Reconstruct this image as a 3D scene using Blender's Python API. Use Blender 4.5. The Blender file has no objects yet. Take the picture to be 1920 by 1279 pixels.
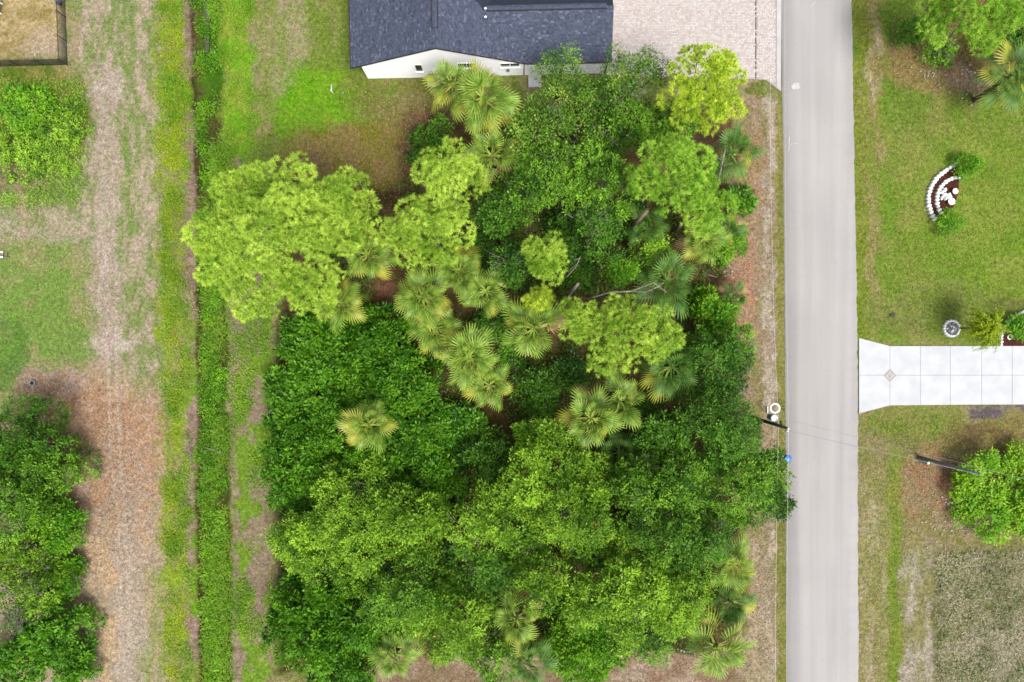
import bpy, math, random
import numpy as np
from mathutils import Vector, Matrix

# ------------------------------------------------------------------ camera, sky, sun, exposure
H = 62.0            # drone height in metres
S = 20.5            # photograph pixels per metre on the ground
scene = bpy.context.scene
cam_d = bpy.data.cameras.new('camera'); cam = bpy.data.objects.new('camera', cam_d)
scene.collection.objects.link(cam)
cam.location = (0, 0, H); cam.rotation_euler = (0, 0, 0)
cam_d.sensor_width = 36.0; cam_d.lens = 36.0 * H / (1920 / S); cam_d.clip_end = 5000
scene.camera = cam

SUN_EL, SUN_AZ = math.radians(63), math.radians(146)     # azimuth clockwise from +Y (image top)
world = bpy.data.worlds.new('World'); scene.world = world; world.use_nodes = True
wn = world.node_tree; wn.nodes.clear()
sky = wn.nodes.new('ShaderNodeTexSky'); sky.sky_type = 'NISHITA'; sky.sun_disc = False
sky.sun_elevation = SUN_EL; sky.sun_rotation = SUN_AZ
sky.air_density = 1.0; sky.dust_density = 4.0; sky.ozone_density = 1.0
hs = wn.nodes.new('ShaderNodeHueSaturation'); hs.inputs['Saturation'].default_value = 0.36
bg = wn.nodes.new('ShaderNodeBackground'); bg.inputs['Strength'].default_value = 0.125
wo = wn.nodes.new('ShaderNodeOutputWorld')
wn.links.new(sky.outputs[0], hs.inputs['Color']); wn.links.new(hs.outputs[0], bg.inputs[0]); wn.links.new(bg.outputs[0], wo.inputs[0])
sd = bpy.data.lights.new('sun', 'SUN'); sun = bpy.data.objects.new('sun', sd); scene.collection.objects.link(sun)
sd.energy = 1.95; sd.angle = math.radians(22); sd.color = (1.0, 0.965, 0.90)
to_sun = Vector((math.sin(SUN_AZ) * math.cos(SUN_EL), math.cos(SUN_AZ) * math.cos(SUN_EL), math.sin(SUN_EL)))
sun.rotation_euler = to_sun.to_track_quat('Z', 'Y').to_euler(); sun.location = (0, 0, 90)
vs = scene.view_settings
vs.view_transform = 'Standard'; vs.look = 'None'; vs.gamma = 1.0; vs.use_curve_mapping = False; vs.exposure = 1.27
scene.cycles.filter_width = 1.6; scene.cycles.max_bounces = 6; scene.cycles.diffuse_bounces = 3; scene.cycles.transmission_bounces = 3; scene.cycles.glossy_bounces = 2

K = 2.6            # how far the photograph's exposure lifts a lit flat surface above its albedo

# ------------------------------------------------------------------ helpers
COL = scene.collection
def W(px, py, z=0.0):
    k = (H - z) / H / S
    return Vector(((px - 960) * k, (639.5 - py) * k, z))
def ML(r, z=0.0): return r * (H - z) / H / S
def lin(c):
    c = np.asarray(c, float) / 255.0
    return np.where(c <= 0.04045, c / 12.92, ((c + 0.055) / 1.055) ** 2.4)
def alb(r, g, b, k=1.0): return tuple(np.clip(lin((r, g, b)) / K * k, 0, 0.85))

_T = np.random.default_rng(7).random((256, 256))
def vnoise(x, y, seed=0):
    x = np.asarray(x, float) + seed * 17.31; y = np.asarray(y, float) + seed * 9.77
    ix = np.floor(x).astype(int); iy = np.floor(y).astype(int); fx = x - ix; fy = y - iy
    fx = fx * fx * (3 - 2 * fx); fy = fy * fy * (3 - 2 * fy)
    a = _T[ix % 256, iy % 256]; b = _T[(ix + 1) % 256, iy % 256]; c = _T[ix % 256, (iy + 1) % 256]; d = _T[(ix + 1) % 256, (iy + 1) % 256]
    return (a * (1 - fx) + b * fx) * (1 - fy) + (c * (1 - fx) + d * fx) * fy
def fbm(x, y, seed=0, oct=4):
    s = 0; a = 0.5; t = 0
    for i in range(oct):
        s = s + a * vnoise(x * 2 ** i, y * 2 ** i, seed + i * 3); t += a; a *= 0.55
    return s / t
def sstep(a, b, x):
    t = np.clip((x - a) / (b - a + 1e-9), 0, 1); return t * t * (3 - 2 * t)

def mesh_np(name, V, faces, attr=None, col=None, smooth=False):
    """V (n,3); faces: list of int arrays (m,k)."""
    me = bpy.data.meshes.new(name)
    V = np.ascontiguousarray(V, dtype=np.float32)
    me.vertices.add(len(V)); me.vertices.foreach_set('co', V.ravel())
    faces = [np.asarray(f, dtype=np.int32) for f in faces if len(f)]
    loops = np.concatenate([f.ravel() for f in faces]); tot = np.concatenate([np.full(len(f), f.shape[1], np.int32) for f in faces])
    start = np.concatenate([[0], np.cumsum(tot)[:-1]]).astype(np.int32)
    me.loops.add(len(loops)); me.loops.foreach_set('vertex_index', loops)
    me.polygons.add(len(tot)); me.polygons.foreach_set('loop_start', start); me.polygons.foreach_set('loop_total', tot)
    if smooth: me.polygons.foreach_set('use_smooth', np.ones(len(tot), bool))
    me.update(calc_edges=True)
    if attr is not None:
        for k, a in attr.items():
            at = me.attributes.new(k, 'FLOAT', 'FACE'); at.data.foreach_set('value', np.asarray(a, np.float32))
    if col is not None:
        at = me.attributes.new('Col', 'FLOAT_COLOR', 'POINT')
        c4 = np.ones((len(V), 4), np.float32); c4[:, :3] = col; at.data.foreach_set('color', c4.ravel())
    return me

def link(name, data, mat=None, parent=None, loc=None, rot=None):
    o = bpy.data.objects.new(name, data); COL.objects.link(o)
    if mat is not None and data is not None and len(data.materials) == 0: data.materials.append(mat)
    if parent is not None: o.parent = parent
    if loc is not None: o.location = loc
    if rot is not None: o.rotation_euler = rot
    return o
def tag(o, label=None, cat=None, group=None, kind=None):
    if label: o['label'] = label
    if cat: o['category'] = cat
    if group: o['group'] = group
    if kind: o['kind'] = kind
    return o
def empty(name, loc, rz=0.0):
    o = bpy.data.objects.new(name, None); COL.objects.link(o); o.empty_display_size = 0.3
    o.location = loc; o.rotation_euler = (0, 0, rz); return o

class MB:
    """collects simple shapes into one mesh"""
    def __init__(s): s.v = []; s.f = []; s.a = []
    def add(s, vs, fs, a=0.5):
        n = len(s.v); s.v += [tuple(v) for v in vs]; s.f += [tuple(i + n for i in f) for f in fs]; s.a += [a] * len(fs)
        return s
    def box(s, x0, x1, y0, y1, z0, z1, a=0.5):
        return s.add([(x0,y0,z0),(x1,y0,z0),(x1,y1,z0),(x0,y1,z0),(x0,y0,z1),(x1,y0,z1),(x1,y1,z1),(x0,y1,z1)],
              [(3,2,1,0),(4,5,6,7),(0,1,5,4),(1,2,6,5),(2,3,7,6),(3,0,4,7)], a)
    def prism(s, poly, z0, z1, a=0.5):
        n = len(poly)
        return s.add([(p[0],p[1],z0) for p in poly] + [(p[0],p[1],z1) for p in poly],
              [tuple(range(n-1,-1,-1)), tuple(range(n, 2*n))] + [(i,(i+1)%n,n+(i+1)%n,n+i) for i in range(n)], a)
    def tube(s, pts, rad, n=6, cap=True, a=0.5):
        pts = [Vector(p) for p in pts]; rad = rad if hasattr(rad, '__len__') else [rad] * len(pts)
        vs = []; m = len(pts)
        for i, p in enumerate(pts):
            d = (pts[min(i+1, m-1)] - pts[max(i-1, 0)]).normalized()
            r = Vector((1,0,0)) if abs(d.x) < 0.8 else Vector((0,1,0))
            u = d.cross(r).normalized(); w = d.cross(u)
            for k in range(n):
                t = 2*math.pi*k/n; vs.append(p + (u*math.cos(t) + w*math.sin(t))*rad[i])
        fs = [(i*n+k, i*n+(k+1)%n, (i+1)*n+(k+1)%n, (i+1)*n+k) for i in range(m-1) for k in range(n)]
        if cap: fs += [tuple(range(n-1,-1,-1)), tuple(range((m-1)*n, m*n))]
        return s.add(vs, fs, a)
    def lathe(s, prof, n=20, c=(0,0,0), a=0.5):
        vs = [(c[0]+r*math.cos(2*math.pi*k/n), c[1]+r*math.sin(2*math.pi*k/n), c[2]+z) for r, z in prof for k in range(n)]
        fs = [(i*n+k, i*n+(k+1)%n, (i+1)*n+(k+1)%n, (i+1)*n+k) for i in range(len(prof)-1) for k in range(n)]
        fs += [tuple(range(n-1,-1,-1)), tuple(range((len(prof)-1)*n, len(prof)*n))]
        return s.add(vs, fs, a)
    def torus(s, c, R, r, n=24, m=8):
        vs = [(c[0]+(R+r*math.cos(2*math.pi*j/m))*math.cos(2*math.pi*i/n), c[1]+(R+r*math.cos(2*math.pi*j/m))*math.sin(2*math.pi*i/n), c[2]+r*math.sin(2*math.pi*j/m)) for i in range(n) for j in range(m)]
        fs = [(i*m+j, ((i+1)%n)*m+j, ((i+1)%n)*m+(j+1)%m, i*m+(j+1)%m) for i in range(n) for j in range(m)]
        return s.add(vs, fs)
    def mesh(s, name, smooth=False):
        me = bpy.data.meshes.new(name); me.from_pydata(s.v, [], s.f); me.update()
        if smooth: me.polygons.foreach_set('use_smooth', [True]*len(me.polygons))
        at = me.attributes.new('v', 'FLOAT', 'FACE'); at.data.foreach_set('value', np.asarray(s.a, np.float32))
        return me
    def build(s, name, mat, parent=None, loc=None, rot=None, smooth=False):
        return link(name, s.mesh(name, smooth), mat, parent, loc, rot)

# ------------------------------------------------------------------ materials
MATS = {}
def newmat(name):
    m = bpy.data.materials.new(name); m.use_nodes = True; m.node_tree.nodes.clear(); MATS[name] = m
    return m, m.node_tree.nodes, m.node_tree.links
def plain(name, c, rough=0.8, c2=None, scale=3.0, spec=0.3, bump=0.0, attr=False, metal=0.0, detail=6, stretch=None):
    """noise (or per-face attribute) between two colours"""
    m, N, L = newmat(name)
    out = N.new('ShaderNodeOutputMaterial'); p = N.new('ShaderNodeBsdfPrincipled'); L.new(p.outputs[0], out.inputs[0])
    p.inputs['Roughness'].default_value = rough; p.inputs['Specular IOR Level'].default_value = spec; p.inputs['Metallic'].default_value = metal
    if c2 is None: c2 = tuple(x * 0.8 for x in c)
    tc = N.new('ShaderNodeTexCoord'); nz = N.new('ShaderNodeTexNoise'); nz.inputs['Scale'].default_value = scale; nz.inputs['Detail'].default_value = detail
    if stretch:
        mp = N.new('ShaderNodeMapping'); mp.inputs['Scale'].default_value = stretch
        L.new(tc.outputs['Object'], mp.inputs[0]); L.new(mp.outputs[0], nz.inputs['Vector'])
    else: L.new(tc.outputs['Object'], nz.inputs['Vector'])
    mx = N.new('ShaderNodeMix'); mx.data_type = 'RGBA'
    mx.inputs[6].default_value = (*c, 1); mx.inputs[7].default_value = (*c2, 1)
    rp = N.new('ShaderNodeMapRange'); rp.inputs[1].default_value = 0.35; rp.inputs[2].default_value = 0.65
    L.new(nz.outputs[0], rp.inputs[0])
    if attr:
        at = N.new('ShaderNodeAttribute'); at.attribute_name = 'v'
        ad = N.new('ShaderNodeMath'); ad.operation = 'MULTIPLY_ADD'; ad.inputs[1].default_value = 0.3; L.new(rp.outputs[0], ad.inputs[0])
        sb = N.new('ShaderNodeMath'); sb.operation = 'SUBTRACT'; sb.inputs[1].default_value = 0.15; L.new(at.outputs['Fac'], sb.inputs[0]); L.new(sb.outputs[0], ad.inputs[2])
        L.new(ad.outputs[0], mx.inputs[0])
    else: L.new(rp.outputs[0], mx.inputs[0])
    L.new(mx.outputs[2], p.inputs['Base Color'])
    if bump:
        b = N.new('ShaderNodeBump'); b.inputs['Strength'].default_value = bump; b.inputs['Distance'].default_value = 0.02
        n2 = N.new('ShaderNodeTexNoise'); n2.inputs['Scale'].default_value = scale * 6; L.new(tc.outputs['Object'], n2.inputs['Vector'])
        L.new(n2.outputs[0], b.inputs['Height']); L.new(b.outputs[0], p.inputs['Normal'])
    return m
def leafmat(name, a, b, c=None, trans=0.28, rough=0.5, spec=0.25, k=1.5):
    """leaf colour from the per-leaf attribute v (0..1) between a and b, old leaves c above 0.93"""
    m, N, L = newmat(name)
    out = N.new('ShaderNodeOutputMaterial'); p = N.new('ShaderNodeBsdfPrincipled'); tr = N.new('ShaderNodeBsdfTranslucent'); ms = N.new('ShaderNodeMixShader')
    p.inputs['Roughness'].default_value = rough; p.inputs['Specular IOR Level'].default_value = spec
    at = N.new('ShaderNodeAttribute'); at.attribute_name = 'v'
    cr = N.new('ShaderNodeValToRGB'); e = cr.color_ramp.elements
    e[0].color = (*alb(*a, k), 1); e[1].color = (*alb(*b, k), 1); e[0].position = 0.05; e[1].position = 0.9
    if c:
        x = cr.color_ramp.elements.new(0.97); x.color = (*alb(*c, k), 1)
    L.new(at.outputs['Fac'], cr.inputs[0])
    L.new(cr.outputs[0], p.inputs['Base Color']); L.new(cr.outputs[0], tr.inputs['Color'])
    ms.inputs[0].default_value = trans
    L.new(p.outputs[0], ms.inputs[1]); L.new(tr.outputs[0], ms.inputs[2]); L.new(ms.outputs[0], out.inputs[0])
    return m
def colmat(name, rough=0.95, fine=18.0, amp=0.35, mid=3.0):
    """ground colour attribute broken up by fine noise"""
    m, N, L = newmat(name)
    out = N.new('ShaderNodeOutputMaterial'); p = N.new('ShaderNodeBsdfPrincipled'); L.new(p.outputs[0], out.inputs[0])
    p.inputs['Roughness'].default_value = rough; p.inputs['Specular IOR Level'].default_value = 0.05
    at = N.new('ShaderNodeAttribute'); at.attribute_name = 'Col'
    tc = N.new('ShaderNodeTexCoord')
    prev = at.outputs['Color']
    for sc, am in ((fine, amp), (mid, amp * 0.8), (fine * 0.35, amp * 0.8)):
        nz = N.new('ShaderNodeTexNoise'); nz.inputs['Scale'].default_value = sc; nz.inputs['Detail'].default_value = 5
        L.new(tc.outputs['Object'], nz.inputs['Vector'])
        mr = N.new('ShaderNodeMapRange'); mr.inputs[1].default_value = 0.3; mr.inputs[2].default_value = 0.7
        mr.inputs[3].default_value = 1 - am; mr.inputs[4].default_value = 1 + am; mr.clamp = False
        L.new(nz.outputs[0], mr.inputs[0])
        mx = N.new('ShaderNodeMix'); mx.data_type = 'RGBA'; mx.blend_type = 'MULTIPLY'; mx.inputs[0].default_value = 1.0
        L.new(prev, mx.inputs[6]); L.new(mr.outputs[0], mx.inputs[7]); prev = mx.outputs[2]
    # drift between straw and green
    n3 = N.new('ShaderNodeTexNoise'); n3.inputs['Scale'].default_value = 7.0; n3.inputs['Detail'].default_value = 4; L.new(tc.outputs['Object'], n3.inputs['Vector'])
    hs2 = N.new('ShaderNodeHueSaturation')
    mr2 = N.new('ShaderNodeMapRange'); mr2.inputs[1].default_value = 0.3; mr2.inputs[2].default_value = 0.7; mr2.inputs[3].default_value = 0.47; mr2.inputs[4].default_value = 0.53
    L.new(n3.outputs[0], mr2.inputs[0]); L.new(mr2.outputs[0], hs2.inputs['Hue']); L.new(prev, hs2.inputs['Color'])
    L.new(hs2.outputs[0], p.inputs['Base Color'])
    b = N.new('ShaderNodeBump'); b.inputs['Strength'].default_value = 0.5; b.inputs['Distance'].default_value = 0.05
    n2 = N.new('ShaderNodeTexNoise'); n2.inputs['Scale'].default_value = fine * 0.6; n2.inputs['Detail'].default_value = 6; L.new(tc.outputs['Object'], n2.inputs['Vector'])
    L.new(n2.outputs[0], b.inputs['Height']); L.new(b.outputs[0], p.inputs['Normal'])
    return m

m_ground = colmat('ground_soil_grass')
m_blade = colmat('grass_blades', fine=9.0, amp=0.15)
m_white = plain('white_stucco', (.84, .84, .85), 0.9, (.81, .81, .83), 0.7, 0.2)
m_trim = plain('dark_brown_trim', (0.022, 0.014, 0.013), 0.5, (0.016, 0.010, 0.010))
m_glass = plain('window_glass', (0.02, 0.028, 0.024), 0.15, (0.012, 0.018, 0.016), 2, 0.5)
m_vinyl = plain('white_vinyl', (0.75, 0.75, 0.75), 0.5, (0.68, 0.68, 0.68))
m_shingle = plain('blue_grey_shingle', alb(70, 77, 98), 0.9, alb(130, 138, 162), 5, 0.15, attr=True)
m_deckroof = plain('roof_underlay', alb(50, 56, 74), 0.9)
m_conc = plain('white_concrete', alb(238, 240, 243), 0.9, alb(224, 227, 232), .8, 0.15, bump=0.1)
m_joint = plain('joint_sand', alb(190, 186, 186), 0.95)
m_paver = plain('pink_cream_paver', alb(222, 204, 198), 0.9, alb(246, 240, 236), 2.0, 0.15, attr=True)
m_paversand = plain('paver_joint_sand', alb(214, 200, 194), 0.95)
m_curb = plain('pale_curb', alb(228, 226, 228), 0.9, alb(214, 212, 214), 1.0)
m_black = plain('black_coated_steel', (0.012, 0.012, 0.012), 0.4, (0.02, 0.02, 0.02))
m_bark = plain('grey_brown_bark', alb(160, 146, 134), 0.95, alb(108, 94, 84), 5, 0.1, bump=0.5)
m_pinebark = plain('pine_bark', alb(186, 164, 150), 0.95, alb(130, 108, 96), 5, 0.1, bump=0.5)
m_deadwood = plain('bleached_dead_wood', alb(196, 186, 180), 0.95, alb(140, 128, 122), 4, 0.1)
m_palmbark = plain('palm_trunk', alb(150, 128, 108), 0.95, alb(96, 80, 68), 6, 0.1, bump=0.6)
m_pole = plain('weathered_pole_wood', alb(168, 172, 166), 0.9, alb(126, 130, 128), 4)
m_poledark = plain('treated_pole_wood', alb(92, 94, 84), 0.9, alb(66, 68, 62), 4)
m_metal = plain('grey_painted_steel', alb(160, 180, 192), 0.45, alb(140, 160, 172))
m_whitemetal = plain('white_enamel', (0.78, 0.79, 0.8), 0.4, (0.7, 0.72, 0.73))
m_wire = plain('aluminium_wire', (0.42, 0.40, 0.37), 0.6, (0.36, 0.34, 0.32))
m_wiredark = plain('grey_service_wire', (0.17, 0.17, 0.17), 0.6)
m_blue = plain('blue_plastic', (0.02, 0.11, 0.42), 0.4, (0.015, 0.09, 0.36), 3, 0.5)
m_stone = plain('white_stone', (0.66, 0.66, 0.65), 0.85, (0.46, 0.46, 0.45), 6, 0.2, bump=0.4)
m_mulch = plain('red_mulch', alb(112, 66, 52), 0.95, alb(70, 40, 34), 9, 0.05, bump=0.8)
m_pebble = plain('pale_pebble', alb(226, 214, 200), 0.9, alb(176, 160, 146), 5, 0.1, attr=True)
m_slate = plain('dark_slate_chips', alb(70, 76, 72), 0.9, alb(180, 186, 184), 7, 0.2)
m_tan = plain('weathered_board', alb(186, 156, 142), 0.9, alb(140, 116, 104), 5)
m_water = plain('ditch_water', (0.05, 0.055, 0.03), 0.08, (0.04, 0.045, 0.03), 1, 0.5)
m_twig = plain('grey_twigs', alb(172, 164, 156), 0.95, alb(128, 120, 112), 3, 0.05)
m_diamond = plain('stamped_border', alb(196, 182, 174), 0.9, alb(182, 168, 160), 4)
m_diamond2 = plain('stamped_panel', alb(226, 220, 216), 0.9, alb(206, 196, 190), 8)

m_road, N_, L_ = newmat('pale_worn_asphalt')
def road_mat():
    N, L = N_, L_
    out = N.new('ShaderNodeOutputMaterial'); p = N.new('ShaderNodeBsdfPrincipled'); L.new(p.outputs[0], out.inputs[0])
    p.inputs['Roughness'].default_value = 0.9; p.inputs['Specular IOR Level'].default_value = 0.15
    tc = N.new('ShaderNodeTexCoord')
    def noise(scale, mscale, lo, hi, a, b, detail=4):
        mp = N.new('ShaderNodeMapping'); mp.inputs['Scale'].default_value = mscale; L.new(tc.outputs['Object'], mp.inputs[0])
        nz = N.new('ShaderNodeTexNoise'); nz.inputs['Scale'].default_value = scale; nz.inputs['Detail'].default_value = detail; L.new(mp.outputs[0], nz.inputs['Vector'])
        mr = N.new('ShaderNodeMapRange'); mr.inputs[1].default_value = lo; mr.inputs[2].default_value = hi; mr.inputs[3].default_value = a; mr.inputs[4].default_value = b
        L.new(nz.outputs[0], mr.inputs[0]); return mr.outputs[0]
    base = N.new('ShaderNodeMix'); base.data_type = 'RGBA'
    base.inputs[6].default_value = (*alb(196, 192, 190), 1); base.inputs[7].default_value = (*alb(207, 203, 201), 1)
    L.new(noise(0.9, (1.0, 0.035, 1), 0.35, 0.65, 0, 1), base.inputs[0])
    prev = base.outputs[2]
    for args in ((0.25, (1, 0.6, 1), 0.3, 0.7, 0.94, 1.05), (2.2, (1.0, 0.02, 1), 0.3, 0.7, 0.98, 1.02), (14, (1, 1, 1), 0.3, 0.7, 0.95, 1.05), (45, (1, 1, 1), 0.3, 0.7, 0.91, 1.08), (3.5, (1, 0.8, 1), 0.62, 0.78, 1.0, 0.93)):
        mx = N.new('ShaderNodeMix'); mx.data_type = 'RGBA'; mx.blend_type = 'MULTIPLY'; mx.inputs[0].default_value = 1.0
        L.new(prev, mx.inputs[6]); L.new(noise(*args), mx.inputs[7]); prev = mx.outputs[2]
    L.new(prev, p.inputs['Base Color'])
road_mat()

LM = dict(
  pine=leafmat('pine_needles', (104, 150, 26), (208, 234, 94), None, 0.32, k=2.25),
  pine_y=leafmat('yellow_pine_needles', (134, 172, 22), (220, 238, 84), None, 0.32, k=2.2),
  pine_g=leafmat('green_pine_needles', (92, 148, 24), (190, 230, 84), None, 0.32, k=2.15),
  oak=leafmat('oak_leaves', (38, 84, 10), (138, 192, 50), None, 0.24, k=1.85),
  oak_d=leafmat('dark_oak_leaves', (32, 78, 14), (108, 164, 42), None, 0.22, k=1.65),
  oak_y=leafmat('olive_oak_leaves', (52, 102, 8), (164, 210, 56), None, 0.26, k=1.85),
  oak_s=leafmat('sparse_oak_leaves', (58, 108, 18), (140, 190, 60), (190, 200, 90), 0.26, k=1.55),
  pepper=leafmat('pepper_leaves', (40, 100, 8), (128, 192, 42), None, 0.26, k=1.55),
  pepper_b=leafmat('bright_shrub_leaves', (64, 134, 12), (150, 208, 42), None, 0.28, k=1.55),
  lime=leafmat('lime_shrub_leaves', (104, 176, 16), (178, 222, 54), None, 0.30),
  weed_y=leafmat('yellow_weed', (112, 156, 14), (204, 222, 36), None, 0.30),
  weed_g=leafmat('ditch_weed', (44, 108, 8), (152, 214, 40), None, 0.30),
  weed_l=leafmat('light_weed', (96, 156, 20), (166, 204, 60), None, 0.30),
  under=leafmat('undergrowth', (40, 90, 14), (96, 146, 34), (150, 110, 60), 0.26),
  willow=leafmat('weeping_foliage', (130, 168, 10), (202, 222, 40), None, 0.30),
  cypress=leafmat('clipped_bush', (64, 130, 10), (130, 188, 30), None, 0.25, k=1.9),
  palm=leafmat('palm_frond', (56, 110, 18), (184, 212, 88), None, 0.22, 0.5, 0.2, k=1.45),
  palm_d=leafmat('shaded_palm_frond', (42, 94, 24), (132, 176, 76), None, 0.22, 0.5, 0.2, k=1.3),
  palm_y=leafmat('yellowing_palm_frond', (140, 162, 44), (212, 208, 88), None, 0.30),
  palm_b=leafmat('dry_palm_frond', (150, 118, 76), (206, 178, 130), None, 0.2),
  dry=leafmat('dry_stalks', (138, 130, 92), (196, 186, 156), None, 0.2, k=1.9),
  redleaf=leafmat('dead_red_leaves', (170, 92, 50), (214, 130, 84), None, 0.2),
)

# ------------------------------------------------------------------ the ground: colour laid by zones in ground pixels, broken by noise
def ground_z(x, y):
    px = 960 + x * S; py = 639.5 - y * S
    cx = np.interp(py, [0, 400, 800, 1279], [383, 385, 394, 398])
    d = -0.75 * np.exp(-((px - cx) / 26.0) ** 2) - 0.10 * np.exp(-((px - 352) / 14.0) ** 2)
    near = (np.abs(x) < 300) & (np.abs(y) < 200)
    und = (fbm(x * 0.35, y * 0.35, 5, 3) - 1.0) * 0.07
    return np.where(near, d, 0) + und - 0.005

def ground_color(x, y):
    px = 960 + x * S; py = 639.5 - y * S
    wx = px + (fbm(x * 0.5, y * 0.5, 1) - 0.5) * 46 + (fbm(x * 2.2, y * 2.2, 2, 3) - 0.5) * 22
    wy = py + (fbm(x * 0.5, y * 0.5, 3) - 0.5) * 46 + (fbm(x * 2.2, y * 2.2, 4, 3) - 0.5) * 22
    C = np.zeros(x.shape + (3,))
    st = [50]
    def lay(mask, ca, cb, fx=0.5, fy=None, bias=0.0, sharp=0.12, seed=None):
        fy = fx if fy is None else fy
        st[0] += 7
        ix = mask > 0.004
        if not ix.any(): return
        n = fbm(x[ix] * fx, y[ix] * fy, st[0] if seed is None else seed, 5) + bias
        t = sstep(0.5 - sharp, 0.5 + sharp, n)[..., None]
        col = lin(ca) * (1 - t) + lin(cb) * t
        m = np.clip(mask[ix], 0, 1)[..., None]
        C[ix] = C[ix] * (1 - m) + col * m
    def strip(x0, x1, soft=6, w=1.0):
        a = px + (wx - px) * w
        f0 = np.interp(py, *x0) if isinstance(x0, tuple) else x0
        f1 = np.interp(py, *x1) if isinstance(x1, tuple) else x1
        return sstep(f0 - soft, f0 + soft, a) * (1 - sstep(f1 - soft, f1 + soft, a))
    def ell(cx, cy, rx, ry, soft=0.25):
        d = np.sqrt(((wx - cx) / rx) ** 2 + ((wy - cy) / ry) ** 2)
        return 1 - sstep(1 - soft, 1 + soft, d)
    def rect(x0, x1, y0, y1, soft=10):
        return sstep(x0 - soft, x0 + soft, wx) * (1 - sstep(x1 - soft, x1 + soft, wx)) * sstep(y0 - soft, y0 + soft, wy) * (1 - sstep(y1 - soft, y1 + soft, wy))
    one = np.ones_like(x)
    lay(one, (136, 146, 78), (160, 152, 104), 0.5)
    # far-left field
    lay(strip(-9e5, 340), (134, 152, 86), (176, 160, 124), 0.6, 0.35, 0.0, 0.10)
    lay(strip(150, 306), (136, 152, 88), (192, 172, 152), 1.9, 0.7, -0.01, 0.2)
    lay(rect(-900, 112, -500, 118, 6), (168, 150, 96), (196, 174, 128), 0.9, None, 0.04)
    lay(ell(80, 90, 50, 30) * 0.6, (196, 172, 148), (206, 186, 166), 1.5)
    lay(rect(-900, 110, 124, 152, 8), (164, 132, 106), (140, 122, 90), 0.8)
    lay(rect(-900, 165, 395, 455, 22) * 0.8, (186, 172, 150), (150, 156, 104), 0.9)
    lay(rect(-900, 165, 460, 690, 25), (128, 156, 76), (160, 158, 104), 0.45, None, -0.02, 0.12)
    lay(ell(10, 660, 40, 70) * 0.7, (84, 128, 50), (110, 150, 60), 0.8)
    lay(ell(60, 215, 108, 110, 0.2), (104, 128, 44), (140, 140, 72), 1.0)
    lay(ell(40, 330, 60, 40) * 0.6, (160, 132, 112), (130, 128, 80), 1.0)
    # reddish litter round the left trees, straw below
    lay(ell(175, 830, 150, 125, 0.35), (184, 146, 116), (196, 164, 136), 1.2)
    lay(ell(90, 722, 70, 30) * 0.85, (170, 138, 120), (184, 160, 146), 1.2)
    lay(ell(215, 960, 100, 150, 0.3) * 0.85, (194, 160, 128), (186, 162, 142), 1.2)
    lay(rect(-900, 290, 1000, 9e5, 50) * 0.9, (206, 178, 142), (188, 168, 144), 1.4, 0.6)
    lay(rect(250, 300, 1080, 9e5, 20) * 0.7, (140, 156, 80), (176, 162, 124), 1.6, 0.3)
    lay(strip(222, 268, 12) * sstep(900, 980, py) * 0.6, (186, 170, 156), (198, 184, 170), 1.5, 0.15)
    lay(ell(212, 640, 40, 18, 0.4) * 0.9, (206, 192, 178), (198, 182, 164), 1.0)
    lay(rect(176, 224, 120, 680, 14) * 0.7, (198, 178, 166), (184, 162, 148), 2.0, 0.3)
    lay(ell(200, 150, 30, 34) * 0.7, (204, 190, 178), (186, 170, 150), 1.2)
    for xa in ([198, 201, 205, 222, 232], [214, 217, 221, 236, 246]):      # tyre tracks
        c = np.interp(py, [430, 600, 800, 1000, 1279], xa)
        n = np.exp(-(((px + (wx - px) * 0.12) - c) / 2.6) ** 2) * sstep(330, 460, py)
        lay(n * 0.75, (208, 194, 180), (196, 178, 160), 1.5)
    gs = np.interp(py, [0, 430], [232, 243]); lay(np.exp(-((px - gs + (wx - px) * .3) / 6.0) ** 2) * (1 - sstep(430, 520, py)) * 0.55, (112, 148, 64), (150, 152, 96), 1.0)
    # ditch margin
    lay(strip(([0, 400, 1279], [298, 302, 308]), ([0, 400, 800, 1279], [344, 345, 352, 356]), 14, 1.7), (144, 168, 52), (146, 150, 84), 0.9, 0.5, 0.0)
    bank = strip(([0, 500, 900, 1279], [338, 342, 348, 350]), ([0, 500, 900, 1279], [362, 368, 370, 373]), 4, 0.7)
    lay(bank, (172, 146, 132), (150, 128, 110), 1.2)
    lay(bank * sstep(0.50, 0.60, fbm(x * 0.4, y * 0.3, 91)), (112, 160, 30), (136, 150, 70), 1.0)
    lay(strip(([0, 500, 1279], [360, 366, 372]), ([0, 500, 1279], [412, 424, 436]), 4, 0.4), (78, 122, 26), (92, 92, 46), 0.9, 0.6)
    lay(np.exp(-((px + (wx - px) * .25 - np.interp(py, [0, 400, 900, 1279], [356, 368, 370, 372])) / 4.5) ** 2) * 0.9, (58, 44, 24), (74, 54, 36), 1.0)  # shadow line along the ditch's left bank, painted into the soil colour
    lay(strip(([0, 500, 1279], [412, 426, 436]), ([0, 300, 620, 1279], [486, 500, 506, 506]), 5, 0.7), (160, 142, 118), (124, 158, 52), 0.7, 0.45, 0.0, 0.08)
    lay(strip(412, 470, 8) * (1 - sstep(240, 330, py)), (120, 172, 40), (146, 168, 60), 0.7)
    lay(strip(([0, 500, 1279], [418, 428, 436]), ([0, 500, 1279], [430, 438, 448]), 3, 0.6) * sstep(500, 640, py) * 0.85, (176, 152, 136), (150, 132, 112), 1.4)
    # house lawn
    lay(rect(476, 1000, -9e5, 420, 8), (126, 144, 64), (156, 152, 98), 0.8, 0.45, 0.0)
    lay(ell(530, 60, 40, 110) * 0.7, (138, 150, 80), (176, 160, 130), 1.0, 0.4)
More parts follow.
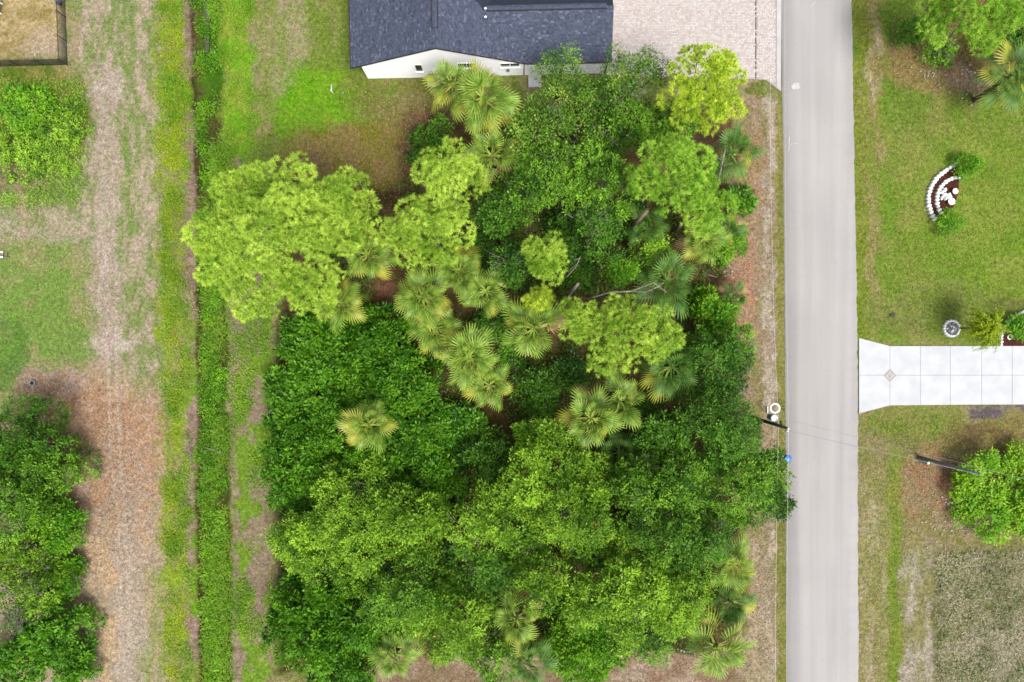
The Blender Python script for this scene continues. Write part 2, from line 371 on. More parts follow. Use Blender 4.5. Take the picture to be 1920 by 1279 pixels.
    lay(ell(640, 120, 60, 160) * 0.5, (112, 138, 44), (128, 146, 58), 0.6)
    lay(ell(600, 190, 80, 64, 0.3), (108, 166, 26), (126, 172, 40), 0.5)
    lay(ell(565, 235, 50, 38, 0.25) * 0.9, (118, 164, 40), (110, 152, 40), 0.5)
    lay(ell(735, 175, 100, 40, 0.3) * 0.8, (112, 136, 44), (138, 134, 72), 0.8)
    lay(ell(760, 205, 90, 28, 0.4) * 0.7, (158, 144, 104), (132, 126, 72), 1.0)
    lay(ell(690, 300, 165, 76, 0.2), (132, 128, 52), (146, 130, 76), 0.9)
    lay(ell(570, 305, 36, 28) * 0.7, (140, 114, 92), (120, 104, 70), 1.2)
    # lot under the trees: leaf litter
    lay(rect(520, 1385, 345, 1262, 14), (78, 68, 38), (112, 90, 60), 0.9)
    lay(rect(760, 1385, 200, 360, 16), (98, 82, 50), (126, 102, 74), 0.9)
    lay(ell(735, 560, 36, 66) , (136, 98, 74), (120, 84, 60), 1.0)
    lay(ell(940, 800, 130, 60) * 0.5, (84, 92, 36), (100, 80, 50), 1.0)
    lay(rect(480, 1400, 1225, 9e5, 12) * rect(700, 1400, -9e9, 9e9, 5), (150, 128, 100), (170, 150, 126), 0.8)
    lay(ell(1250, 1262, 90, 34), (158, 132, 108), (180, 162, 140), 0.9)
    # verge left of the road
    ve = strip(([0, 600, 900, 1279], [1384, 1372, 1398, 1396]), 1480, 8)
    lay(ve, (172, 150, 122), (152, 144, 96), 1.1, 0.4)
    lay(ell(1385, 540, 34, 120) * 0.85, (196, 146, 116), (186, 152, 128), 1.0)
    lay(ell(1405, 330, 30, 90) * 0.6, (186, 154, 120), (168, 140, 100), 1.0)
    lay(strip(1434, 1452, 5) * 0.75, (206, 190, 174), (168, 150, 128), 1.8, 0.5)
    lay(strip(1455, 1478, 3, 0.4), (136, 138, 70), (150, 146, 84), 0.9, 0.5)
    lay(ell(1430, 165, 44, 20) * 0.9, (112, 130, 44), (140, 146, 80), 1.0)
    lay(rect(1395, 1450, 1000, 9e5, 10) * 0.6, (196, 176, 150), (176, 166, 130), 1.4, 0.6)
    # right lawn
    rl = strip(1590, 9e5, 2, 0.1) 
    lay(rl, (116, 142, 54), (146, 148, 80), 0.7, 0.5, -0.03)
    lay(rl * strip(1598, 1625, 6) * 0.7, (128, 142, 46), (140, 146, 60), 0.9, 0.3)
    lay(strip(1622, 1654, 6) * (1 - sstep(520, 640, py)) * 0.75, (166, 150, 102), (138, 148, 66), 1.3, 0.35)
    lay(ell(1640, 120, 18, 70) * 0.7, (198, 180, 150), (160, 146, 96), 1.6, 0.6)
    lay(strip(1652, 1680, 9) * sstep(60, 130, py) * (1 - sstep(500, 600, py)) * 0.45, (110, 146, 40), (126, 150, 52), 0.8, 0.3)
    lay(ell(1850, 400, 160, 190, 0.45) * 0.8, (118, 150, 46), (138, 156, 62), 0.4)
    lay(ell(1740, 390, 70, 170, 0.4) * 0.35, (156, 152, 84), (120, 150, 50), 0.7)
    lay(ell(1770, 590, 120, 55, 0.4) * 0.6, (118, 136, 58), (132, 136, 76), 0.6)
    lay(ell(1755, 120, 100, 44, 0.3) * 0.9, (168, 132, 96), (150, 134, 84), 0.8)
    lay(ell(1830, 130, 60, 40) * 0.7, (190, 160, 136), (150, 120, 92), 1.2)
    lay(rect(1740, 9e5, -9e5, 120, 20) * 0.8, (110, 104, 50), (140, 108, 74), 0.9)
    lay(ell(1900, 590, 70, 40) * 0.6, (128, 116, 76), (110, 120, 60), 0.9)
    # below the concrete drive
    lo = sstep(756, 764, py) * rl
    lay(lo, (140, 140, 78), (152, 142, 96), 0.6, 0.4)
    lay(lo * ell(1700, 790, 90, 36) * 0.8, (122, 140, 56), (140, 142, 74), 0.7)
    lay(lo * ell(1880, 820, 110, 34) * 0.8, (118, 98, 66), (136, 126, 70), 0.8)  # dark brown above the lime shrub: its shadow painted into the ground
    lay(lo * rect(1810, 9e5, 755, 777, 5), (140, 124, 124), (108, 98, 100), 2.0)
    lay(lo * ell(1745, 915, 64, 80, 0.35), (168, 128, 96), (160, 142, 104), 1.0)
    lay(lo * ell(1790, 990, 110, 42, 0.4) * 0.7, (168, 150, 120), (140, 138, 80), 1.2)
    lay(lo * strip(1606, 1672, 6) * sstep(860, 930, py) * 0.8, (154, 148, 96), (182, 168, 134), 1.5, 0.5, -0.05)
    lay(lo * strip(1666, 1694, 7, 0.6) * sstep(820, 880, py) * 0.75, (118, 146, 40), (136, 148, 54), 0.8, 0.3)
    lay(lo * strip(1696, 1752, 7) * sstep(1010, 1070, py) * .7, (148, 146, 96), (196, 184, 172), 1.2, 0.5, 0.02)
    lay(lo * rect(1752, 9e5, 1030, 9e5, 6), (116, 126, 66), (146, 144, 104), 1.4, None, 0.0)
    lay(lo * ell(1880, 1210, 70, 60) * 0.5, (168, 160, 150), (140, 132, 110), 1.2)
    return np.clip(C / K, 0.004, 0.6)

def build_ground():
    st_ = 0.2
    fx = np.arange(-50, 50 + st_ / 2, st_); fy = np.arange(-34.4, 34.4 + st_ / 2, st_)
    outx = np.array([1.5, 4, 9, 18, 36, 75, 160, 400, 1000, 2500.0]); 
    xs = np.concatenate([fx[0] - outx[::-1], fx, fx[-1] + outx]); ys = np.concatenate([fy[0] - outx[::-1], fy, fy[-1] + outx])
    X, Y = np.meshgrid(xs, ys); Z = ground_z(X, Y); C = ground_color(X, Y)
    V = np.stack([X, Y, Z], -1).reshape(-1, 3)
    nx = len(xs); ny = len(ys); i = np.arange(nx * ny).reshape(ny, nx)
    F = np.stack([i[:-1, :-1], i[:-1, 1:], i[1:, 1:], i[1:, :-1]], -1).reshape(-1, 4)
    tag(link('ground', mesh_np('ground', V, [F], col=C.reshape(-1, 3), smooth=True), m_ground), 'patchy grass, straw and bare soil covering the lots', kind='structure')
build_ground()

# ------------------------------------------------------------------ road
def road_edge(py, side):
    return np.interp(py, [-2000, 0, 640, 1279, 3300], [1448, 1465, 1472, 1475, 1480] if side == 0 else [1574, 1597, 1608, 1610, 1614])
def build_road():
    pys = np.concatenate([np.linspace(-9000, -700, 12), np.arange(-660, 1940, 4.0), np.linspace(2000, 10000, 12)])
    rng = np.random.default_rng(3); V = []; 
    for py in pys:
        y = (639.5 - py) / S
        a = road_edge(py, 0) + (fbm(np.array(y * 1.4), np.array(0.3), 21) - 0.5) * 3.0
        b = road_edge(py, 1) + (fbm(np.array(y * 1.6), np.array(5.3), 22) - 0.5) * 5.0
        for k, t in enumerate((0, 0.004, 0.25, 0.5, 0.75, 0.996, 1)):
            x = (a + (b - a) * t - 960) / S
            V.append((x, y, (-0.05 if k in (0, 6) else 0.02 + 0.05 * (1 - (2 * t - 1) ** 2))))
    n = 7; m = len(pys); F = [(i*n+k, i*n+k+1, (i+1)*n+k+1, (i+1)*n+k)[::-1] for i in range(m-1) for k in range(n-1)]
    tag(link('road', mesh_np('road', np.array(V), [np.array(F)], smooth=True), m_road), 'pale worn asphalt road running up the right side', kind='structure')
build_road()
def patch(name, cx, cy, rx, ry, seed, mat, label):
    mb = MB(); rng = random.Random(seed); n = 22
    pts = [W(cx + rx*math.cos(2*math.pi*i/n)*rng.uniform(.7, 1.15), cy + ry*math.sin(2*math.pi*i/n)*rng.uniform(.7, 1.15)) for i in range(n)]
    mb.prism([(p.x, p.y) for p in pts], 0.03, 0.077); o = mb.build(name, mat); tag(o, label, kind='structure')
m_patch = plain('pale_road_patch', alb(228, 228, 227), 0.9, alb(216, 215, 214), 3)
def paint(strokes):
    m = MB()
    for (x0, y0, x1, y1, w) in strokes:
        a, b = W(x0, y0), W(x1, y1); d = (b - a).normalized(); n = Vector((-d.y, d.x, 0))*w/2
        m.prism([(q.x, q.y) for q in (a - n, b - n, b + n, a + n)], 0.05, 0.079)
    m.build('survey_mark', m_patch, bpy.data.objects['road'])
paint([(1478, 271, 1495, 269.5, .05)]); paint([(1479, 256, 1478, 283, .09)]); paint([(1519, 14, 1528, 3, .06)])
patch('road_patch', 1491, 162, 9, 8, 1, m_patch, 'small whitish repair patch on the road')

# ------------------------------------------------------------------ concrete drive of separate slabs
def conc_drive():
    base = MB()
    xs = [1610, 1668, 1725, 1781, 1840, 1897, 1954, 2012, 2070]
    ytop = [634, 649, 649, 649, 649, 649, 649, 649, 649]; ybot = [775, 760, 759.5, 759, 758.5, 758.5, 758, 758, 758]; mid = 703.5
    P = lambda x, y: (W(x, y).x, W(x, y).y)
    base.prism([P(x, y) for x, y in zip(xs, ybot)] + [P(x, y) for x, y in zip(xs[::-1], ytop[::-1])], -0.12, 0.035)
    b = base.build('concrete_drive', m_joint); tag(b, 'white concrete driveway of square slabs joining the road', kind='structure')
    g = 0.3
    for i in range(len(xs) - 1):
        for (a0, a1, b0, b1) in ((ytop[i] , ytop[i+1], mid - g, mid - g), (mid + g, mid + g, ybot[i], ybot[i+1])):
            m = MB(); x0, x1 = xs[i] + g, xs[i+1] - g
            m.prism([P(x0, b0), P(x1, b1), P(x1, a1), P(x0, a0)], -0.1, 0.06 + (i % 2) * 0.001)
            m.build('concrete_slab', m_conc, b)
    c = W(1668, 704); r = 0.58
    d = MB(); d.prism([(c.x + r, c.y), (c.x, c.y + r), (c.x - r, c.y), (c.x, c.y - r)], 0.03, 0.067); do = d.build('diamond_inset', m_diamond, b)
    r = 0.44; d = MB(); d.prism([(c.x + r, c.y), (c.x, c.y + r), (c.x - r, c.y), (c.x, c.y - r)], 0.06, 0.071); d.build('inset_panel', m_diamond2, do)
    d = MB(); d.torus((c.x, c.y + .05, 0.072), 0.13, 0.018, 16, 5); d.torus((c.x, c.y - .12, 0.072), 0.09, 0.018, 16, 5); d.build('inset_emblem', m_diamond, do)
conc_drive()

# ------------------------------------------------------------------ paver drive by the house
def paver_drive():
    poly = [(1120, 140), (1400, 148), (1436, 150), (1464, 172), (1466, -60), (1120, -60)]
    base = MB(); base.prism([(W(*p).x, W(*p).y) for p in poly], -0.12, 0.035)
    b = base.build('paver_drive', m_paversand); tag(b, 'pinkish cream paver driveway between house and road', kind='structure')
    rng = np.random.default_rng(5); m = MB()
    x0, x1 = W(1122, 0).x, W(1453, 0).x; y = W(0, 172).y; ytop = W(0, -60).y
    def inside(x, y):
        px = 960 + x*S; py = 639.5 - y*S
        lim = np.interp(px, [1120, 1400, 1436, 1464], [139, 146, 149, 170])
        return py < lim - 2
    while y < ytop:
        h = 0.145; x = x0 + rng.random() * 0.2
        while x < x1:
            w = rng.choice([0.15, 0.22, 0.22, 0.3])
            px = 960 + (x + w/2)*S
            if inside(x + w/2, y + h/2) and x + w < x1 + .1 and not (1415.2 < px < 1418.8):
                z = 0.06 + rng.uniform(-0.002, 0.002)
                v = np.clip(rng.normal(0.5, 0.28), 0, 1)
                X0, X1, Y0, Y1 = x + .006, x + w - .006, y + .006, y + h - .006
                m.add([(X0,Y0,.03),(X1,Y0,.03),(X1,Y1,.03),(X0,Y1,.03),(X0+.006,Y0+.006,z),(X1-.006,Y0+.006,z),(X1-.006,Y1-.006,z),(X0+.006,Y1-.006,z)],
                      [(4,5,6,7),(0,1,5,4),(1,2,6,5),(2,3,7,6),(3,0,4,7)], v)
            x += w
        y += h
    o = m.build('pavers', m_paver, b); o['kind'] = 'stuff'
    c = MB(); c.prism([(W(1455.5, 165).x, W(0, 164).y), (W(1463.5, 171).x, W(0, 171).y), (W(1463.5, 0).x, W(0, -60).y), (W(1455.5, 0).x, W(0, -60).y)], -0.05, 0.075)
    c.build('curb_edge', m_curb, b)
    j = MB(); a0, a1 = W(1416.0, 0).x, W(1417.6, 0).x; j.box(a0, a1, W(0, 148).y, W(0, -60).y, 0.0, 0.05); j.build('expansion_joint', m_black, b)
    e = MB(); e.box(W(1380,0).x, W(1445,0).x, W(0,3.5).y, W(0,-40).y, 0.05, 0.09)
paver_drive()

# ------------------------------------------------------------------ house
def house():
    ang = math.atan2(10, 445); o0 = W(690, 147.5)
    h = empty('house', (o0.x, o0.y, 0), ang)
    tag(h, 'white stucco house with dark blue grey shingle roof', 'house')
    SL = 0.47; EZ = 2.75; UL, UR = -0.9, 14.66; UM = (UL + UR) / 2; RZ = EZ + SL * (UR - UM)
    UE = 21.85; RV = 3.95; WZ = EZ + SL * RV; D = 15.0
    def zmain(u): return RZ - SL * abs(u - UM)
    # walls
    m = MB(); t = 0.06
    prof = [(0, 0), (14.2, 0), (14.2, zmain(14.2) - t), (UM, RZ - t), (0, zmain(0) - t)]
    n = len(prof); m.add([(u, 0, z) for u, z in prof] + [(u, D, z) for u, z in prof], [tuple(range(n)), tuple(range(2*n-1, n-1, -1))] + [((i+1) % n, i, n+i, n+(i+1) % n) for i in range(n)])
    m.build('wall', m_white, h)
    m = MB(); prof = [(0.004, 0), (2*RV, 0), (2*RV, EZ - t), (RV, WZ - t - .02), (0.004, EZ - t)]
    n = len(prof); m.add([(14.3, v, z) for v, z in prof] + [(21.7, v, z) for v, z in prof], [tuple(range(n)), tuple(range(2*n-1, n-1, -1))] + [((i+1) % n, i, n+i, n+(i+1) % n) for i in range(n)])
    m.build('wing_wall', m_white, h)
    # roof decks
    r = MB()
    def slab(a, b, c, d, th=0.10):
        vs = [Vector(x) for x in (a, b, c, d)]; lo = [v - Vector((0, 0, th)) for v in vs]
        r.add(vs + lo, [(0,1,2,3), (7,6,5,4), (0,4,5,1), (1,5,6,2), (2,6,7,3), (3,7,4,0)])
    V0 = -0.12
    slab((UL, V0, EZ), (UM, V0, RZ), (UM, D, RZ), (UL, D, EZ)); slab((UM, V0, RZ), (UR, V0, EZ), (UR, D, EZ), (UM, D, RZ))
    uW = UR - (WZ - EZ) / SL
    r.add([(UR, -.05, EZ), (UE, -.05, EZ), (UE, RV, WZ), (uW - .05, RV, WZ), (UR, -.05, EZ-.1), (UE, -.05, EZ-.1), (UE, RV, WZ-.1), (uW, RV, WZ-.1)], [(0,1,2,3), (7,6,5,4), (0,4,5,1), (1,5,6,2), (2,6,7,3), (3,7,4,0)])
    r.add([(uW - .05, RV, WZ), (UE, RV, WZ), (UE, 2*RV+.3, EZ-.14), (UR, 2*RV+.3, EZ-.14)], [(0,1,2,3)])
    roof = r.build('roof', m_deckroof, h)
    # shingles: overlapping tabs
    s = MB(); rng = np.random.default_rng(11); ex = 0.15
    def tabs(P, L_len, S_len, clip=None):
        c = 0; nco = int(S_len / ex)
        for c in range(nco):
            q = -rng.random() * 0.3
            while q < L_len:
                w = rng.choice([0.14, 0.2, 0.28, 0.34])
                a, b = max(q, 0), min(q + w, L_len); q += w
                if b - a < .04: continue
                if clip and clip((a+b)/2, c*ex): continue
                th = 0.014 + rng.choice([0, 0, 0.006]); v = float(np.clip(rng.normal(0.28, 0.09) + (0.5 if rng.random() < 0.07 else 0), 0, 1))
                p = [P(a, c*ex, 0.004), P(b - .004, c*ex, 0.004), P(b - .004, c*ex, th), P(a, c*ex, th), P(b - .004, (c+1)*ex + .03, 0.004), P(a, (c+1)*ex + .03, 0.004)]
                s.add(p, [(3, 2, 4, 5), (0, 1, 2, 3)], v)
    cs = 1 / math.sqrt(1 + SL*SL); sl = math.sqrt(1 + SL*SL)
    nW = Vector((-SL, 0, 1)).normalized(); nE = Vector((SL, 0, 1)).normalized(); nS = Vector((0, -SL, 1)).normalized()
    half = (UM - UL) * sl
    Lv = 9.0
    tabs(lambda a, d, z: Vector((UL + d*cs, V0 + (Lv - a), EZ + SL*d*cs)) + nW*z, Lv, half)
    tabs(lambda a, d, z: Vector((UR - d*cs, V0 + a, EZ + SL*d*cs)) + nE*z, Lv, half, lambda a, d: (a + V0) > (d*cs) + .1)
    Lw = UE - uW
    tabs(lambda a, d, z: Vector((uW + a, -.05 + d*cs, EZ + SL*d*cs)) + nS*z, Lw, RV*sl, lambda a, d: (uW + a) < UR - d*cs - .05)
    so = s.build('shingles', m_shingle, roof); so['kind'] = 'stuff'
    # ridge vents
    k = MB(); v = 1.55
    k.add([(UM-.2, v, RZ-.05), (UM-.2, v, RZ+.02), (UM, v, RZ+.085), (UM+.2, v, RZ+.02), (UM+.2, v, RZ-.05), (UM-.2, D-1, RZ-.05), (UM-.2, D-1, RZ+.02), (UM, D-1, RZ+.085), (UM+.2, D-1, RZ+.02), (UM+.2, D-1, RZ-.05)],
          [(0,1,6,5), (1,2,7,6), (2,3,8,7), (3,4,9,8), (0,4,3,2,1)], 0.25)
    k.build('ridge_vent', m_shingle, roof)
    k = MB(); u0, u1 = uW + .4, UE - .55
    k.add([(u0, RV-.2, WZ-.05), (u0, RV-.2, WZ+.02), (u0, RV, WZ+.085), (u0, RV+.2, WZ+.02), (u0, RV+.2, WZ-.05), (u1, RV-.2, WZ-.05), (u1, RV-.2, WZ+.02), (u1, RV, WZ+.085), (u1, RV+.2, WZ+.02), (u1, RV+.2, WZ-.05)],
          [(5,6,1,0), (6,7,2,1), (7,8,3,2), (8,9,4,3), (0,1,2,3,4), (9,8,7,6,5)], 0.25)
    k.build('ridge_vent', m_shingle, roof)
    # dark seams beside the vents
    k = MB(); k.box(UM-.28, UM-.2, 1.5, D-1, RZ-.16, RZ-.03); k.box(UM+.2, UM+.28, 1.5, D-1, RZ-.16, RZ-.03)
    k.box(u0, u1, RV-.28, RV-.2, WZ-.16, WZ-.03); k.build('vent_flashing', m_trim, roof)
    # pipe vents
    for px, py in ((910.5, 19.5), (910.5, 35.5)):
        p = h.matrix_basis.inverted() @ W(px, py, 4.35)
        zz = zmain(p.x); m = MB(); m.lathe([(0.05, -0.1), (0.05, .22), (.11, .24), (.09, .29), (0.02, .31)], 10, (p.x, p.y, zz)); m.build('vent_pipe', m_whitemetal, roof, smooth=True)
    # rake boards and fascia
    f = MB()
    for ua, ub in ((UL, UM), (UR, UM)):
        za, zb = EZ, RZ
        f.add([(ua, V0-.035, za-.16), (ub, V0-.035, zb-.16), (ub, V0-.035, zb+.03), (ua, V0-.035, za+.03), (ua, V0-.002, za-.16), (ub, V0-.002, zb-.16), (ub, V0-.002, zb+.03), (ua, V0-.002, za+.03)],
              [(0,1,2,3), (7,6,5,4), (2,6,7,3), (0,4,5,1), (0,3,7,4)])
    f.build('rake_board', m_trim, h)
    f = MB(); f.box(UL-.10, UL-.002, V0, D, EZ-.14, EZ+.005); f.build('gutter', m_trim, h)
    f = MB(); f.box(UR+.1, UE, -.15, -.052, EZ-.14, EZ-.01); f.build('gutter', m_trim, h)
    f = MB(); f.tube([(21.62, -.1, EZ-.1), (21.62, -.06, EZ-.4), (21.62, -.06, 0.05)], 0.06, 6); f.build('downspout', m_trim, h)
    f = MB(); f.add([(UE-.002, -.05, EZ-.12), (UE-.002, RV, WZ-.12), (UE-.002, RV, WZ+.02), (UE-.002, -.05, EZ+.02), (UE+.04, -.05, EZ-.12), (UE+.04, RV, WZ-.12), (UE+.04, RV, WZ+.02), (UE+.04, -.05, EZ+.02)], [(3,2,1,0), (4,5,6,7), (3,7,6,2), (0,1,5,4), (0,4,7,3)]); f.build('rake_board', m_trim, h)
    # windows in the gable wall
    def window(u, z0, z1, w, n=1):
        p = MB(); p.box(u-w/2, u+w/2, -.012, .02, z0, z1); wo_ = p.build('window', m_glass, h)
        q = MB(); e = .05
        q.box(u-w/2-e, u+w/2+e, -.04, .01, z1, z1+e); q.box(u-w/2-e, u-w/2, -.04, .01, z0, z1); q.box(u+w/2, u+w/2+e, -.04, .01, z0, z1)
        for i in range(1, n): q.box(u-w/2+w*i/n-.03, u-w/2+w*i/n+.03, -.045, .01, z0, z1)
        q.build('frame', m_vinyl, wo_)
        q = MB(); q.box(u-w/2-.1, u+w/2+.1, -.14, .01, z0-.1, z0-.002); q.build('sill', m_vinyl, wo_)
    window(4.95, 1.45, 2.85, 0.55); window(9.2, 2.0, 2.95, 1.5, 2); window(13.0, 2.0, 2.75, 1.6, 2)
    d = MB(); d.box(14.75, 15.7, -.03, .02, 0.08, 2.1); do = d.build('door', m_vinyl, h); d = MB(); d.lathe([(.03, 0), (.035, .03), (.02, .06)], 8, (15.6, -.08, 1.0)); d.build('handle', m_black, do)
    d = MB(); d.box(14.65, 15.85, -1.15, -.02, -0.05, 0.11); d.build('door_step', m_conc, h)
    d = MB(); d.box(12.7, 12.95, -.12, -.005, 1.1, 1.6); d.build('meter_box', m_metal, h)
    return h
HOUSE = house()

def ac_unit(px, py, sc, label, seed):
    p = W(px, py); t = empty('air_conditioner', (p.x, p.y, 0)); tag(t, label, 'air conditioner')
    w = .38*sc; m = MB(); m.box(-.5*sc, .5*sc, -.72*sc, .62*sc, -0.05, .1); m.build('pad', m_conc, t)
    m = MB(); m.prism([(-w+.05,-w), (w-.05,-w), (w,-w+.05), (w,w-.05), (w-.05,w), (-w+.05,w), (-w,w-.05), (-w,-w+.05)], .1, .85*sc); m.build('cabinet', m_metal, t)
    m = MB(); m.torus((0,0,.86*sc), .27*sc, .015, 20, 5)
    for k in range(8):
        a = math.pi*k/8; m.tube([(-.27*sc*math.cos(a), -.27*sc*math.sin(a), .87*sc), (.27*sc*math.cos(a), .27*sc*math.sin(a), .87*sc)], .008, 4)
    m.build('fan_grille', m_black, t)
    m = MB(); m.lathe([(.1, .85*sc), (.12, .9*sc), (.08, .93*sc)], 12); m.build('fan_hub', m_black, t)
ac_unit(812, 148, 1.0, 'grey air conditioner on a white pad against the gable wall', 1)

# ------------------------------------------------------------------ foliage builders
def unit(v): return v / (np.linalg.norm(v, axis=-1, keepdims=True) + 1e-9)
def kites(c, d, nrm, L, Wd, v, curl=0.1):
    """leaf = four-corner kite along d"""
    d = unit(d); s = unit(np.cross(d, nrm)); n = np.cross(s, d)
    L = L[:, None]; Wd = Wd[:, None]
    P = np.stack([c, c + d*L*.45 + s*Wd*.5 + n*L*curl, c + d*L, c + d*L*.45 - s*Wd*.5 + n*L*curl], 1)
    return P.reshape(-1, 3), np.arange(len(c)*4).reshape(-1, 4), v
def crown_mesh(rng, R, hc, zc, nl, leafL, leafW, dens, leaves, spread, upb=0.5, lobe=(.8, 1.5), squash=.95, fill=1.0, aniso=(1, 1), jz=.55):
    """lobed crown: sprigs of leaves over the skins of many lobes standing at different heights"""
    ga = 2.39996; lobes = []
    lo, hi = min(lobe[0], R*.42), min(lobe[1], R*.60); mean = (lo+hi)/2
    nl = nl or int(max(6, 1.25*(R/mean)**2))
    for i in range(nl):
        rr = math.sqrt((i + .5) / nl); a = i*ga + rng.normal(0, .3)
        r = rng.uniform(lo, hi); rad = max(0, R - r*.8)*rr*rng.uniform(.88, 1.1)
        lobes.append((rad*math.cos(a)*aniso[0], rad*math.sin(a)*aniso[1], zc + hc*(.55*math.sqrt(max(0, 1-rr**2)) - .18) + rng.uniform(-1, 1)*jz*min(1, mean), r))
    lobes = np.array(lobes)
    Pc, Pd, Pv, Ps = [], [], [], []
    for li, (x, y, z, r) in enumerate(lobes):
        n = int(dens * 7 * r*r) + 6
        d = rng.normal(size=(n, 3)); d[:, 2] = np.abs(d[:, 2])*1.1 - .30*rng.random(n); d = unit(d)
        th = np.arctan2(d[:, 1], d[:, 0]); cl = fbm(th*2.2 + li*3.1, d[:, 2]*4.0 + li, li % 40, 3)
        rad = r*(0.50 + .88*cl) * rng.uniform(.84, 1.08, n)
        p = np.stack([x + d[:, 0]*rad, y + d[:, 1]*rad, z + d[:, 2]*rad*squash], -1)
        keep = np.ones(n, bool)
        for lj, (x2, y2, z2, r2) in enumerate(lobes):
            if lj != li:
                q = (p - (x2, y2, z2)) / (r2, r2, r2*squash); keep &= (q**2).sum(-1) > .50
        keep &= rng.random(n) < fill
        p = p[keep]; d = d[keep]; Pc.append(p); Pd.append(d)
        Pv.append(np.clip(rng.normal(.44, .18, len(p)) + rng.normal(0, .13) + (cl[keep] - .5)*.6, 0, 1)); Ps.append(np.full(len(p), rng.uniform(.8, 1.25)))  # deeper sprigs darker, jutting ones lighter: shade put into the leaf colour
    P = np.concatenate(Pc); D = np.concatenate(Pd); Vv = np.concatenate(Pv); n = len(P)
    k = leaves
    C = np.repeat(P, k, 0); DD = np.repeat(D, k, 0); v = np.repeat(Vv, k) + rng.normal(0, .08, n*k)
    off = rng.normal(size=(n*k, 3)); off[:, 2] *= .6
    dirn = unit(off) + DD*.55 + np.array([0, 0, .15*upb]);
    C = C + off*spread*.35 
    nrm = unit(DD*1.0 + np.array([0, 0, upb]) + rng.normal(size=(n*k, 3))*.36)
    sz = np.repeat(np.concatenate(Ps), k); L = leafL*rng.uniform(.6, 1.35, n*k)*sz; Wd = leafW*rng.uniform(.7, 1.25, n*k)*sz
    V, F, v = kites(C, dirn, nrm, L, Wd, np.clip(v, 0, 1))
    return V, F, v, lobes
def limbs(mb, base, top, lobes, rng, r0, fork=.45, wig=.10, nmax=9):
    """tapered trunk with limbs curving out to the lobes"""
    base = Vector(base); top = Vector(top); pts = []; n = 6
    for i in range(n):
        t = i/(n-1); p = base.lerp(top, t) + Vector((rng.normal(0, wig)*math.sin(math.pi*t), rng.normal(0, wig)*math.sin(math.pi*t), 0)); pts.append(p)
    mb.tube(pts, [r0*(1.25 if i == 0 else 1 - .62*i/(n-1)) for i in range(n)], 8)
    idx = rng.permutation(len(lobes))[:nmax]
    for j in idx:
        q = Vector(lobes[j][:3]); t = rng.uniform(fork, .95); a = base.lerp(top, t)
        k = min(int(t*(n-1)), n-2); f = t*(n-1) - k; a = pts[k].lerp(pts[k+1], f)
        m1 = a.lerp(q, .4) + Vector((0, 0, -.15*(q-a).length*.5 + rng.normal(0, .1))); m2 = a.lerp(q, .75) + Vector((rng.normal(0, .15), rng.normal(0, .15), 0))
        rr = r0*(1-.55*t)*.5; mb.tube([a, m1, m2, q], [rr, rr*.75, rr*.5, rr*.2], 5)
        for _ in range(2):
            e = q + Vector((rng.normal(0, 1), rng.normal(0, 1), rng.uniform(0, .7)))*lobes[j][3]*.7; mb.tube([m2, m2.lerp(e, .5) + Vector((0, 0, .1)), e], [rr*.4, rr*.25, rr*.08], 4)

KIND = dict(  # leaf length, width, sprig density, leaves per sprig, sprig spread, up-bias, material
  oak=(.20, .105, 4.9, 19, .36, .3, 'oak'), oak_d=(.20, .105, 4.9, 19, .36, .3, 'oak_d'), oak_y=(.20, .105, 4.9, 19, .36, .3, 'oak_y'),
  oak_s=(.19, .10, 5.4, 11, .50, .3, 'oak_s'), pepper=(.30, .14, 4.4, 14, .34, .5, 'pepper'), pepper_b=(.28, .13, 4.8, 13, .38, .5, 'pepper_b'),
  lime=(.26, .13, 5.0, 13, .38, .5, 'lime'), dark=(.22, .12, 5.8, 13, .46, .4, 'oak_d'), cypress=(.16, .07, 18.0, 8, .18, .4, 'cypress'), juniper=(.22, .07, 12.0, 11, .28, .4, 'pepper_b'))
LOBE = dict(pepper=(.5, .85), pepper_b=(.5, .9), lime=(.6, 1.0), oak_s=(.6, 1.2), cypress=(.4, .6), juniper=(.5, .8))
SEED = [100]
